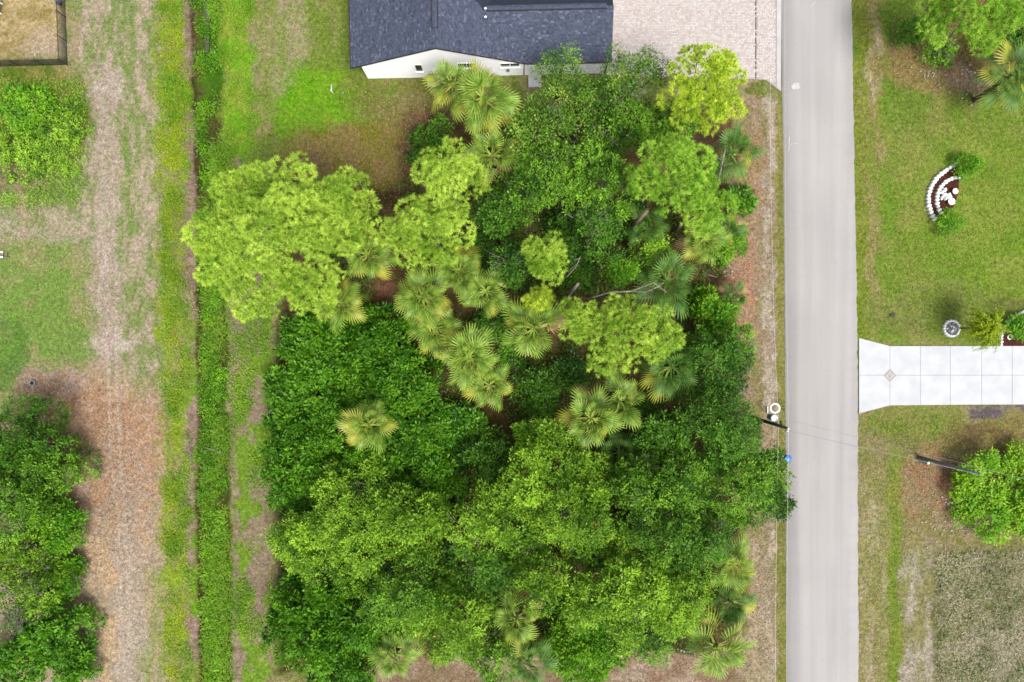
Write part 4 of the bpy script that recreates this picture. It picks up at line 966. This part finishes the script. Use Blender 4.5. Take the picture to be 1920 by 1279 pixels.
cover('bank_weeds', px, py, rng, 'weed_l', .17, .08, 'lighter weeds on the lower left bank of the ditch', 5, .16, lambda x, y: fbm(x*.6, y*.4, 63) > .53)
px, py = zone_points(rng, 8000, I([0, 200, 500, 1279], [362, 369, 375, 379]), I([0, 500, 1279], [410, 422, 434]))
cover('ditch_weeds', px, py, rng, 'weed_g', .20, .10, 'lush green weeds filling the ditch', 6, .6, lambda x, y: fbm(x*1.0, y*.6, 67) + .12*(rng.random(len(x)) - .5) > .47 + .16*sstep(.35, 1.0, np.abs(x + 28.0 - .011*(-y) + (fbm(y*.35, y*0 + 3, 68, 3) - .5)*1.8)/(.9 + 1.3*fbm(y*.5, y*0 + 8, 70, 3))))
px, py = zone_points(rng, 3600, I([0, 200, 500, 1279], [364, 370, 376, 380]), I([0, 500, 1279], [414, 426, 438]))
cover('ditch_grass', px, py, rng, 'weed_l', .45, .035, 'long pale grass blades among the ditch weeds', 7, .7, lambda x, y: fbm(x*.8, y*.3, 69) - .004*y > .42, .2)
px, py = zone_points(rng, 5200, I([0, 1279], [414, 436]), I([0, 250, 420], [476, 492, 500]), -20, 330)
cover('field_edge_weeds', px, py, rng, 'weed_l', .16, .07, 'light green weeds between ditch and house lawn', 5, .24, lambda x, y: fbm(x*.5, y*.4, 71) > .46)
px, py = zone_points(rng, 5200, I([0, 1279], [432, 440]), I([0, 1279], [500, 508]), 560, 1300)
cover('lot_edge_weeds', px, py, rng, 'weed_l', .17, .08, 'weeds in patches between ditch and thicket', 5, .25, lambda x, y: fbm(x*.55, y*.4, 73) > .52)
px, py = zone_points(rng, 15000, lambda q: np.full_like(q, 520), lambda q: np.full_like(q, 1370), 330, 1230)
cover('undergrowth', px, py, rng, 'under', .22, .11, 'low green undergrowth on the leaf litter below the trees', 6, .6, lambda x, y: fbm(x*.4, y*.4, 79) > .42 - .08*sstep(-6, -14, y))
px, py = zone_points(rng, 2400, lambda q: np.full_like(q, 1756), lambda q: np.full_like(q, 1950), 1036, 1300)
cover('dry_brush', px, py, rng, 'dry', .34, .035, 'dry grey brown brush in the lower right corner', 7, .5)
px, py = zone_points(rng, 1500, lambda q: np.full_like(q, 1756), lambda q: np.full_like(q, 1950), 1036, 1300)
cover('brush_greens', px, py, rng, 'under', .17, .08, 'green sprigs among the dry brush', 6, .45, lambda x, y: fbm(x*.7, y*.7, 83) > .5)
px, py = zone_points(rng, 2600, lambda q: np.full_like(q, -30), lambda q: np.full_like(q, 162), 152, 385)
cover('fence_brush', px, py, rng, 'oak_y', .18, .06, 'low brush spreading below the black fence', 6, .4, lambda x, y: fbm(x*.4, y*.4, 87) - .012*np.hypot((x+43.5)*.8, (y-18)) > .40)

def blades():
    """short grass and straw over the open ground, coloured like the soil around it"""
    rng = np.random.default_rng(9); n = 420000
    x = rng.uniform(-48, 48, n); y = rng.uniform(-32.5, 32.5, n); kk = fbm(x*1.6, y*1.6, 98, 3) + .25*rng.random(n) > .52; x = x[kk]; y = y[kk]; px = 960 + x*S; py = 639.5 - y*S
    k = ~((px > 505) & (px < 1385) & (py > 350) & (py < 1250)) & ~((px > road_edge(py, 0) - 1.0) & (px < road_edge(py, 1) + 1.0)) & ~((px > 668) & (px < 1470) & (py < 152)) & ~((px > 1600) & (py > 630) & (py < 779)) & ~((px > 360) & (px < 425)) & ~((px > 1735) & (px < 1800) & (py > 305) & (py < 412)) & ~(np.hypot(px-1783, py-616) < 18) & ~((px > 1872) & (py > 575) & (py < 652))
    x, y = x[k], y[k]; n = len(x); C = ground_color(x, y)
    g = fbm(x*1.1, y*1.1, 95)
    tone = rng.uniform(.60, 1.50, n)*(0.85 + .3*g); C = C*tone[:, None]; C[:, 0] *= rng.uniform(.9, 1.12, n)
    z = ground_z(x, y); h = rng.uniform(.03, .12, n); a = rng.uniform(0, 2*np.pi, n); L = rng.uniform(.05, .18, n); w = rng.uniform(.012, .04, n)
    P = np.stack([x, y, z], -1); d = np.stack([np.cos(a), np.sin(a), 0*a], -1); s = np.stack([-np.sin(a), np.cos(a), 0*a], -1)
    V = np.stack([P + s*w[:, None], P - s*w[:, None], P + d*L[:, None] + np.array([0, 0, 1])*h[:, None]], 1).reshape(-1, 3)
    F = np.arange(n*3).reshape(-1, 3)
    tag(link('grass', mesh_np('grass', V, [F], col=np.repeat(C, 3, 0)), m_blade), 'short grass and straw over the open ground', kind='stuff')
blades()

LM['litter'] = leafmat('brown_leaf_litter', (120, 80, 52), (206, 164, 122), None, 0.1, k=1.2)
def litter(name, spots, label, mt, L, w, seed):
    rng = np.random.default_rng(seed); xs, ys = [], []
    for cx, cy, sx, sy, n in spots:
        xs.append(rng.normal(cx, sx, n)); ys.append(rng.normal(cy, sy, n))
    px = np.concatenate(xs); py = np.concatenate(ys); k = ~((px > road_edge(py, 0) - 2) & (px < road_edge(py, 1) + 2)) & ~((px > 668) & (px < 1140) & (py < 150)) & ~((px > 1600) & (py > 630) & (py < 778)); px, py = px[k], py[k]
    x = (px-960)/S; y = (639.5-py)/S; n = len(x); C = np.stack([x, y, ground_z(x, y) + rng.uniform(.01, .05, n)], -1); a = rng.uniform(0, 6.28, n)
    d = np.stack([np.cos(a), np.sin(a), rng.normal(0, .25, n)], -1); nr = rng.normal(size=(n, 3))*.3 + np.array([0, 0, 1.])
    V, F, v = kites(C, d, nr, L*rng.uniform(.5, 1.4, n), w*rng.uniform(.6, 1.3, n), np.clip(rng.normal(.5, .25, n), 0, 1))
    tag(link(name, mesh_np(name, V, [F], {'v': v}), LM[mt]), label, kind='stuff')
litter('leaf_litter', [(180, 830, 60, 60, 2600), (205, 960, 50, 80, 2000), (100, 730, 40, 14, 500), (700, 305, 75, 34, 1500), (780, 215, 50, 18, 600), (1388, 540, 14, 70, 900), (1410, 330, 16, 80, 700), (1745, 910, 36, 45, 1100), (1800, 120, 50, 25, 900), (1260, 1255, 60, 14, 700), (1425, 1100, 16, 100, 900)], 'brown leaf litter scattered over the bare soil', 'litter', .15, .07, 12)
litter('lawn_weeds', [(1760, 350, 90, 160, 2600), (560, 100, 40, 70, 900), (720, 190, 60, 40, 500), (80, 570, 60, 70, 1000), (240, 300, 40, 170, 1500), (1640, 1050, 30, 120, 900), (1720, 800, 70, 25, 500)], 'broad leaved weeds dotted through the lawns', 'weed_l', .15, .07, 13)
def pebbles(name, spots, label, seed):
    rng = np.random.default_rng(seed); mb = MB()
    for cx, cy, sx, sy, n, smin, smax in spots:
        for _ in range(n):
            p = W(rng.normal(cx, sx), rng.normal(cy, sy)); r = rng.uniform(smin, smax); k = 6; a0 = rng.uniform(0, 6)
            ring = [(p.x + math.cos(a0 + 2*math.pi*i/k)*r*rng.uniform(.6, 1.1), p.y + math.sin(a0 + 2*math.pi*i/k)*r*rng.uniform(.5, 1.0)) for i in range(k)]
            zz = r*.45
            mb.add([(q[0], q[1], -.08) for q in ring] + [(p.x + (q[0]-p.x)*.75, p.y + (q[1]-p.y)*.75, zz) for q in ring] + [(p.x, p.y, zz*1.2)],
                   [(i, (i+1) % k, k+(i+1) % k, k+i) for i in range(k)] + [(k+i, k+(i+1) % k, 2*k) for i in range(k)], float(rng.random()))
    o = mb.build(name, m_pebble); tag(o, label, kind='stuff')
pebbles('scattered_stones', [(1752, 136, 18, 9, 26, .04, .14), (1792, 142, 24, 12, 46, .03, .14), (1824, 158, 16, 18, 60, .04, .17), (1640, 80, 6, 30, 20, .04, .1), (1638, 170, 8, 20, 26, .03, .09)], 'pale stones scattered below the top right pine', 4)
pebbles('scattered_stones', [(1775, 955, 32, 30, 70, .04, .13), (1800, 995, 40, 14, 50, .04, .14), (1795, 932, 12, 10, 14, .06, .2), (1735, 880, 30, 30, 40, .03, .08)], 'pale stones and leaves scattered beside the lime shrub', 6)
pebbles('scattered_stones', [(1442, 330, 6, 110, 260, .02, .08), (1446, 700, 6, 130, 280, .02, .08), (1436, 1110, 11, 110, 380, .02, .08), (1425, 200, 12, 22, 60, .02, .09), (1365, 515, 6, 8, 10, .08, .22), (1285, 1222, 8, 5, 8, .05, .16)], 'pale stones and shell bits along the road verge', 8)
pebbles('scattered_stones', [(125, 725, 20, 8, 18, .03, .1), (70, 98, 14, 8, 26, .04, .12), (200, 145, 12, 16, 30, .03, .1), (12, 365, 3, 5, 5, .08, .15), (60, 445, 30, 4, 16, .03, .1)], 'pale bits scattered on the left field', 10)

# ditch water glint at the top
mb = MB(); P = [W(x, y) for x, y in ((372, -40), (390, -40), (388, 40), (386, 90), (380, 95), (378, 50))]; mb.prism([(p.x, p.y) for p in P], -.9, -.60); tag(mb.build('ditch_water', m_water), 'sliver of standing water in the ditch', kind='structure')

# ------------------------------------------------------------------ black chain link fence
def fence():
    c = W(127, 122); f = empty('chain_link_fence', (c.x, c.y, 0)); tag(f, 'black chain link fence around the straw coloured yard', 'fence')
    hgt = 1.28
    runs = [([(127, 122), (82, 123), (37, 124), (-8, 125), (-53, 126)]), ([(127, 122), (125.2, 78), (123.6, 33), (122, -12), (120.4, -57)])]
    done = False
    for ri, run in enumerate(runs):
        pts = [W(*q) - Vector((c.x, c.y, 0)) for q in run]
        for i, p in enumerate(pts):
            if ri == 1 and i == 0: continue
            m = MB(); r = .045 if i == 0 else .035; m.lathe([(r, -.1), (r, hgt + .03), (r*1.3, hgt + .035), (r*1.2, hgt + .07), (.01, hgt + .1)], 8, (p.x, p.y, 0)); m.build('post', m_black, f)
        for a, b in zip(pts[:-1], pts[1:]):
            m = MB(); m.tube([a + Vector((0, 0, hgt)), b + Vector((0, 0, hgt))], .026, 6); m.build('top_rail', m_black, f)
            m = MB(); m.tube([a + Vector((0, 0, .06)), b + Vector((0, 0, .06))], .018, 5); m.build('bottom_rail', m_black, f)
            d = b - a; L = d.length; u = d/L; nrm = u.cross(Vector((0, 0, 1))); m = MB(); sp = .13; s = -hgt
            while s < L:
                for sg in (1, -1):
                    t0, t1 = max(0, s), min(L, s + hgt)
                    if t1 - t0 < .02: continue
                    z0, z1 = (t0 - s), (t1 - s)
                    if sg < 0: z0, z1 = hgt - z0, hgt - z1
                    p0 = a + u*t0 + Vector((0, 0, .03 + z0*.96)) + nrm*.004*sg; p1 = a + u*t1 + Vector((0, 0, .03 + z1*.96)) + nrm*.004*sg
                    m.tube([p0, p1], .010, 3, cap=False)
                s += sp
            m.build('mesh_panel', m_black, f)
fence()

# ------------------------------------------------------------------ utility poles and wires
def pole_a():
    b = W(1404, 780.5); t = empty('utility_pole', (b.x, b.y, 0)); tag(t, 'dark utility pole with transformer at the road edge', 'utility pole')
    m = MB(); m.tube([(0, 0, -.2), (0, 0, 4.5), (0, 0, 8.7)], [.18, .15, .12], 10); m.build('pole', m_poledark, t, smooth=True)
    m = MB(); m.lathe([(.05, 8.7), (.08, 8.75), (.04, 8.82), (.08, 8.87), (.03, 8.95)], 10); m.build('insulator', m_whitemetal, t, smooth=True)
    m = MB(); m.lathe([(.05, 8.35), (.08, 8.4), (.04, 8.47), (.08, 8.52), (.03, 8.6)], 10, (.1, -.22, 0)); m.tube([(0, 0, 8.3), (.1, -.22, 8.36)], .03, 5); m.build('insulator', m_whitemetal, t, smooth=True)
    q = W(1452, 784, 6.9) - b; m = MB(); m.lathe([(.25, 5.9), (.27, 5.95), (.27, 6.8), (.255, 6.85)], 18, (q.x, q.y, 0)); can = m.build('transformer', m_metal, t, smooth=False)
    m = MB(); m.lathe([(.275, 6.85), (.28, 6.9), (.2, 6.97), (.06, 7.0)], 18, (q.x + .0, q.y, 0)); m.build('lid', m_whitemetal, can, smooth=True)
    m = MB(); m.lathe([(.04, 6.97), (.06, 7.05), (.03, 7.12), (.05, 7.2), (.01, 7.26)], 8, (q.x + .12, q.y - .08, 0)); m.build('bushing', m_whitemetal, can, smooth=True)
    m = MB(); m.tube([(0, 0, 6.2), (q.x*.6, q.y*.6, 6.2)], .05, 5); m.tube([(0, 0, 6.7), (q.x*.6, q.y*.6, 6.7)], .05, 5); m.build('bracket', m_black, t)
    m = MB(); m.tube([(.0, 0, 7.6), (q.x + .3, q.y - .2, 7.3)], .07, 6); m.build('fuse_cutout', m_black, t)
    # hoop for slack cable
    q = W(1453, 765.5, 5.9) - b; m = MB(); m.torus((q.x, q.y, 5.9), .37, .07, 26, 8); hoop = m.build('cable_hoop', m_whitemetal, t, smooth=True)
    m = MB(); m.tube([(0, 0, 5.85), (q.x, q.y - .37, 5.85)], .025, 5); m.tube([(q.x + .37, q.y, 5.9), (q.x + .8, q.y - .1, 6.0)], .04, 5); m.build('hoop_arm', m_black, hoop)
    return b
PA = pole_a()
def pole_b():
    b = W(1722, 857); t = empty('utility_pole', (b.x, b.y, 0)); tag(t, 'grey utility pole beside the lime shrub', 'utility pole')
    m = MB(); m.tube([(0, 0, -.2), (0, 0, 4.5), (0, 0, 8.2)], [.13, .105, .08], 10); m.build('pole', m_pole, t, smooth=True)
    m = MB(); m.box(-.02, .12, -.42, -.16, .1, 1.3); m.build('meter_cabinet', m_metal, t)
    m = MB(); m.lathe([(.11, 1.3), (.12, 1.36), (.06, 1.45)], 12, (.08, -.29, 0)); m.build('meter', m_whitemetal, t, smooth=True)
    m = MB(); m.tube([(.0, .14, .1), (.0, .14, 7.6)], .03, 5); m.build('conduit', m_metal, t)
    m = MB(); m.lathe([(.06, 7.9), (.08, 7.95), (.03, 8.15)], 8, (.0, .12, 0)); m.build('weather_head', m_metal, t, smooth=True)
    return b
PB = pole_b()
def wire(a, b, sag, r, mat, label, n=26):
    a = Vector(a); b = Vector(b); m = MB(); mid = (a+b)/2
    pts = [a.lerp(b, i/n) - mid + Vector((0, 0, -4*sag*(i/n)*(1-i/n))) for i in range(n+1)]
    m.tube(pts, r, 5, cap=False); tag(m.build('overhead_wire', mat, loc=mid), label, 'wire')
wire((PA.x, PA.y, 8.9), (PA.x - .15, 46, 8.9), 0.5, .012, m_wire, 'upper overhead wire along the road edge, north of the transformer pole')
wire((PA.x, PA.y, 8.9), (PA.x + .1, -60, 8.9), 0.5, .012, m_wire, 'upper overhead wire along the road edge, south of the transformer pole')
wire((PA.x, PA.y, 6.9), (PA.x - .2, 46, 6.9), 1.5, .012, m_wire, 'lower overhead wire along the verge, north of the transformer pole')
wire((PA.x, PA.y, 6.9), (PA.x + .1, -60, 6.9), .8, .012, m_wire, 'lower overhead wire along the verge, south of the transformer pole')
wire((PA.x + .1, PA.y - .2, 8.5), (PB.x, PB.y, 8.1), .35, .020, m_wiredark, 'lower service wire crossing the road to the grey pole')
wire((PA.x + .3, PA.y + .6, 6.0), (PB.x + 14, PB.y - 3, 6.5), .5, .012, m_wiredark, 'upper thin service wire crossing the road')

# ------------------------------------------------------------------ small things
def bin_():
    p = W(1470, 857); t = empty('recycling_bin', (p.x, p.y, .03)); tag(t, 'blue lidded bin at the road edge below the transformer pole', 'bin')
    m = MB(); m.lathe([(.24, 0), (.30, .8), (.31, .84)], 20); m.build('body', m_blue, t, smooth=True)
    m = MB(); m.lathe([(.34, .83), (.34, .88), (.28, .94), (.12, .98), (.02, .99)], 20); lid = m.build('lid', m_blue, t, smooth=True)
    m = MB(); m.tube([(-.1, 0, .97), (-.08, 0, 1.03), (.08, 0, 1.03), (.1, 0, .97)], .02, 6); m.build('handle', m_blue, lid)
bin_()
def sign():
    p = W(1431, 766); t = empty('yard_sign', (p.x, p.y, 0)); tag(t, 'small white sign on posts at the verge beside the transformer pole', 'sign')
    m = MB(); m.box(-.02, .02, -.30, .30, .55, 1.1); m.build('panel', m_whitemetal, t)
    for y in (-.25, .25):
        m = MB(); m.tube([(0.035, y, -.1), (.035, y, 1.12)], .02, 5); m.build('post', m_metal, t)
sign()
def arc_pts(ctrl, n):
    P = [W(*c) for c in ctrl]; P = [Vector((p.x, p.y, 0)) for p in P]; cum = [0]
    for a, b in zip(P[:-1], P[1:]): cum.append(cum[-1] + (b-a).length)
    # smooth with Catmull-Rom
    out = []
    for k in range(n):
        s = cum[-1]*(k+.5)/n
        i = max(j for j in range(len(cum)-1) if cum[j] <= s + 1e-6); t = (s - cum[i])/(cum[i+1]-cum[i])
        p0, p1, p2, p3 = P[max(i-1, 0)], P[i], P[i+1], P[min(i+2, len(P)-1)]
        q = .5*((2*p1) + (-p0+p2)*t + (2*p0-5*p1+4*p2-p3)*t*t + (-p0+3*p1-3*p2+p3)*t**3); out.append(q)
    return out, cum[-1]
def stone_mesh(seed, l, w, h):
    rng = random.Random(seed); n = 8; m = MB(); ring = []
    for i in range(n):
        a = 2*math.pi*(i+.5)/n; k = max(abs(math.cos(a)), abs(math.sin(a))); ring.append((math.cos(a)/k*l/2*rng.uniform(.86, 1.02), math.sin(a)/k*w/2*rng.uniform(.86, 1.02)))
    m.add([(x, y, 0) for x, y in ring] + [(x, y, h*.75*rng.uniform(.9, 1.1)) for x, y in ring] + [(x*.72, y*.72, h*rng.uniform(.93, 1.08)) for x, y in ring],
          [(i, (i+1) % n, n+(i+1) % n, n+i) for i in range(n)] + [(n+i, n+(i+1) % n, 2*n+(i+1) % n, 2*n+i) for i in range(n)] + [tuple(range(2*n, 3*n))])
    return m.mesh('stone')
STONES = [stone_mesh(i, 1, 1, 1) for i in range(5)]
for s_ in STONES: s_.materials.append(m_stone)
def edging(t, org, ctrl, n, w, hgt, seed, grow=1.06):
    pts, L = arc_pts(ctrl, n); rng = random.Random(seed)
    for k, p in enumerate(pts):
        a = pts[max(k-1, 0)]; b = pts[min(k+1, n-1)]; d = b - a
        o = bpy.data.objects.new('stone', STONES[rng.randrange(5)]); COL.objects.link(o); o.parent = t
        o.location = (p.x - org.x, p.y - org.y, -.06); o.rotation_euler = (0, 0, math.atan2(d.y, d.x) + rng.uniform(-.1, .1)); o.scale = (L/n*grow*rng.uniform(.9, 1.04), w*rng.uniform(.85, 1.1), hgt*rng.uniform(.85, 1.1))
def mulch(name, ctrl, label, z=.02, mat=m_mulch):
    m = MB(); P = [W(*c) for c in ctrl]; m.prism([(p.x, p.y) for p in P][::-1], -.1, z); tag(m.build(name, mat), label, kind='structure')
mulch('mulch_bed', [(1792, 308), (1765, 324), (1745, 346), (1739, 376), (1746, 400), (1756, 412), (1770, 404), (1788, 388), (1797, 362), (1798, 335)], 'red brown mulch between the white stone arcs')
o = W(1745, 360); t = empty('stone_border', (o.x, o.y, 0)); tag(t, 'outer white stone arc on the right lawn', 'stone border')
edging(t, o, [(1793, 307), (1775, 318), (1756, 333), (1743, 354), (1739, 376), (1743, 397), (1752, 413)], 20, .42, .36, 1)
o = W(1760, 365); t = empty('stone_border', (o.x, o.y, 0)); tag(t, 'inner white stone arc on the right lawn', 'stone border')
edging(t, o, [(1798, 333), (1784, 335), (1770, 343), (1759, 357), (1755, 375), (1758, 391), (1764, 402)], 15, .38, .34, 2)
def rockery():
    o = W(1770, 366); t = empty('rock_ornament', (o.x, o.y, 0)); tag(t, 'pile of white rocks with two shell shaped bowls inside the arcs', 'rockery'); rng = random.Random(5)
    for i in range(11):
        a = rng.uniform(0, 6.28); r = .42*math.sqrt(rng.random()); s = bpy.data.objects.new('rock', STONES[i % 5]); COL.objects.link(s); s.parent = t
        s.location = (r*math.cos(a), r*math.sin(a), -.04 + .12*(1-r/.45)); s.rotation_euler = (rng.uniform(-.3, .3), rng.uniform(-.3, .3), rng.uniform(0, 6)); s.scale = (rng.uniform(.25, .42), rng.uniform(.22, .36), rng.uniform(.2, .45))
    for (px, py, r) in ((1787, 360, .27), (1780, 379, .33)):
        q = W(px, py) - o; m = MB(); m.lathe([(.08, -.05), (.1, .18), (r*.8, .26), (r, .34), (r*.92, .35), (r*.5, .29), (.05, .27)], 16, (q.x, q.y, 0)); m.build('shell_bowl', m_stone, t, smooth=True)
rockery()
def ring_planter():
    o = W(1783, 616); t = empty('ring_planter', (o.x, o.y, 0)); tag(t, 'ring of white stones round dark chips by the concrete drive', 'planter')
    n = 18; rng = random.Random(9)
    for k in range(n):
        a = 2*math.pi*k/n; s = bpy.data.objects.new('stone', STONES[k % 5]); COL.objects.link(s); s.parent = t
        s.location = (.70*math.cos(a), .70*math.sin(a), -.06); s.rotation_euler = (0, 0, a + math.pi/2); s.scale = (.26, .24*rng.uniform(.9, 1.1), .30)
    m = MB(); m.lathe([(.62, -.05), (.6, .06), (.3, .09), (.02, .1)], 20); m.build('slate_chips', m_slate, t)
    for k in range(7):
        a = rng.uniform(0, 6.28); r = rng.uniform(.15, .45); s = bpy.data.objects.new('pale_rock', STONES[k % 5]); COL.objects.link(s); s.parent = t
        s.location = (r*math.cos(a), r*math.sin(a), .04); s.scale = (.16, .12, .14); s.rotation_euler = (0, 0, rng.uniform(0, 6))
ring_planter()
mulch('mulch_bed', [(1876, 649), (1878, 628), (1886, 610), (1898, 597), (1914, 586), (1960, 575), (1960, 649)], 'dark red mulch bed at the right edge above the concrete drive')
o = W(1880, 630); t = empty('stone_border', (o.x, o.y, 0)); tag(t, 'white stone edging of the bed at the right edge', 'stone border')
edging(t, o, [(1876, 648), (1876, 632), (1880, 617), (1889, 606), (1901, 596), (1916, 585), (1950, 570)], 22, .24, .30, 4)
o = W(1892, 632); mb = MB(); mb.torus((0, 0, .1), .2, .06, 18, 8); tag(mb.build('white_hoop', m_stone, loc=(o.x, o.y, .0), smooth=True), 'small white ring ornament in the mulch bed at the right edge', 'ornament')
def weeping_tree():
    SEED[0] += 1; rng = np.random.default_rng(SEED[0]); b = W(1797, 616); t = empty('weeping_tree', (b.x, b.y, 0)); tag(t, 'yellow green weeping tree leaning right from the stone ring', 'tree')
    m = MB(); m.tube([(0, 0, -.05), (.05, 0, 1.4), (.1, .05, 3.0)], [.09, .07, .04], 7); m.tube([(.1, .05, 2.6), (.5, .4, 3.8)], [.04, .01], 5); m.tube([(.1, .05, 2.6), (.5, -.4, 3.7)], [.04, .01], 5); m.build('trunk', m_bark, t, smooth=True)
    C, D, L = [], [], []
    for i in range(150):
        a = rng.uniform(0, 6.28); r1 = rng.uniform(.3, 1.45); top = Vector((.1, .05, 3.5 + rng.uniform(0, .9))); p = top.copy(); v = Vector((math.cos(a)*r1*.8, math.sin(a)*r1*1.0, .5))
        drop = rng.uniform(.35, .95)
        for k in range(16):
            q = p + v*.13; v.z -= .21*drop; v.x *= .96; v.y *= .96
            C.append(tuple(p)); D.append(tuple((q-p) + Vector((rng.normal(0, .04), rng.normal(0, .04), 0)))); L.append(.26); p = q
            if p.z < .9: break
    C = np.array(C); D = np.array(D); n = len(C); C = np.concatenate([C + rng.normal(size=(n, 3))*.05 for _ in range(3)]); D = np.concatenate([D + rng.normal(size=(n, 3))*.05 for _ in range(3)]); n *= 3
    V, F, v = kites(C, D, rng.normal(size=(n, 3))*.6 + np.array([0, 0, 1.]), np.full(n, .26), np.full(n, .06), np.clip(rng.normal(.5, .2, n), 0, 1))
    link('crown', mesh_np('crown', V, [F], {'v': v}), LM['willow'], t)
weeping_tree()
# small single things
def simple(name, mb, mat, p, label, cat, rz=0, smooth=False):
    tag(mb.build(name, mat, loc=(p.x, p.y, 0), rot=(0, 0, rz), smooth=smooth), label, cat)
m = MB(); m.lathe([(.04, -.1), (.04, .5), (.055, .5), (.055, .62), (.02, .66)], 10); m.tube([(.0, 0, .45), (-.05, .35, .32), (-.1, .7, .05)], .035, 6); simple('standpipe', m, m_whitemetal, W(624, 174), 'white standpipe on the bright green lawn patch', 'pipe')
m = MB(); m.lathe([(.1, -.1), (.1, .06), (.08, .09), (.01, .1)], 12); simple('pipe_cap', m, m_metal, W(643, 175), 'small grey pipe cap right of the white standpipe', 'pipe')
m = MB(); m.tube([(-.75, .2, .1), (.0, .02, .16), (.62, -.2, .1)], [.035, .035, .035], 7); m.lathe([(.06, .02), (.12, .06), (.12, .18), (.05, .22)], 10, (.68, -.22, 0)); simple('white_pipe', m, m_deadwood, Vector((W(400, 843).x, W(400, 843).y, 0)), 'white pipe with a knob end lying across the ditch weeds', 'pipe')
def tyre():
    p = W(62, 718); t = empty('ring_pot', (p.x, p.y, 0)); tag(t, 'round grey pot lying in the soil below the left field', 'pot')
    m = MB(); m.torus((0, 0, .14), .24, .07, 18, 8); m.build('rim', m_metal, t, smooth=True); m = MB(); m.lathe([(.2, -.05), (.2, .1), (.02, .12)], 14); m.build('soil', m_mulch, t)
tyre()
def pallet():
    p = W(2, 478); t = empty('broken_pallet', (p.x, p.y, 0)); tag(t, 'weathered pale pallet at the left edge of the field', 'pallet')
    for y in (-.22, 0.0, .22):
        m = MB(); m.box(-.6, .28, y-.06, y+.06, .12, .16); m.build('slat', m_whitemetal if y else m_tan, t)
    for x in (-.5, .2, .55):
        m = MB(); m.box(x-.05, x+.05, -.3, .3, 0, .118); m.build('bearer', m_tan, t)
    m = MB(); m.box(.4, .85, -.32, -.2, .12, .16); m.build('slat', m_tan, t)
pallet()
def bench():
    p = W(2, 17); t = empty('white_bench', (p.x, p.y, 0)); tag(t, 'narrow white bench inside the black fence', 'bench')
    m = MB(); m.box(-.15, .15, -.62, .62, .38, .43); m.build('seat', m_whitemetal, t, rot=(0, 0, -.08))
    for y in (-.45, .45):
        m = MB(); m.box(-.12, .12, y-.04, y+.04, 0, .378); m.build('leg', m_whitemetal, t, rot=(0, 0, -.08))
bench()
m = MB(); m.lathe([(.17, 0), (.22, .42), (.23, .44), (.2, .44), (.16, .1), (.02, .08)], 16); simple('blue_bucket', m, plain('dusty_blue', alb(70, 90, 140), .5, alb(110, 130, 170)), W(114, 8), 'blue bucket behind the fence near the top edge', 'bucket', smooth=True)
m = MB(); m.box(-.22, .22, -.15, .15, -.05, .03); m.box(-.2, .2, -.13, .13, .03, .045); simple('valve_box', m, m_trim, W(1674, 591), 'dark valve box lid in the right lawn', 'valve box')
m = MB()
for k in range(9):
    a = k*.7; m.tube([(0, 0, .05), (math.cos(a)*.25, math.sin(a)*.5, .1 + .05*(k % 3)), (math.cos(a)*.6, math.sin(a)*1.3, .06)], [.025, .02, .008], 4)
simple('fallen_branch', m, m_twig, W(359, 850), 'bleached twigs on the bare ditch bank', 'branch')
print('objects', len(bpy.data.objects), 'tris', sum(len(m.loop_triangles) or sum(p.loop_total-2 for p in m.polygons) for m in bpy.data.meshes if len(m.polygons) < 3000), 'polys', sum(len(m.polygons) for m in bpy.data.meshes))
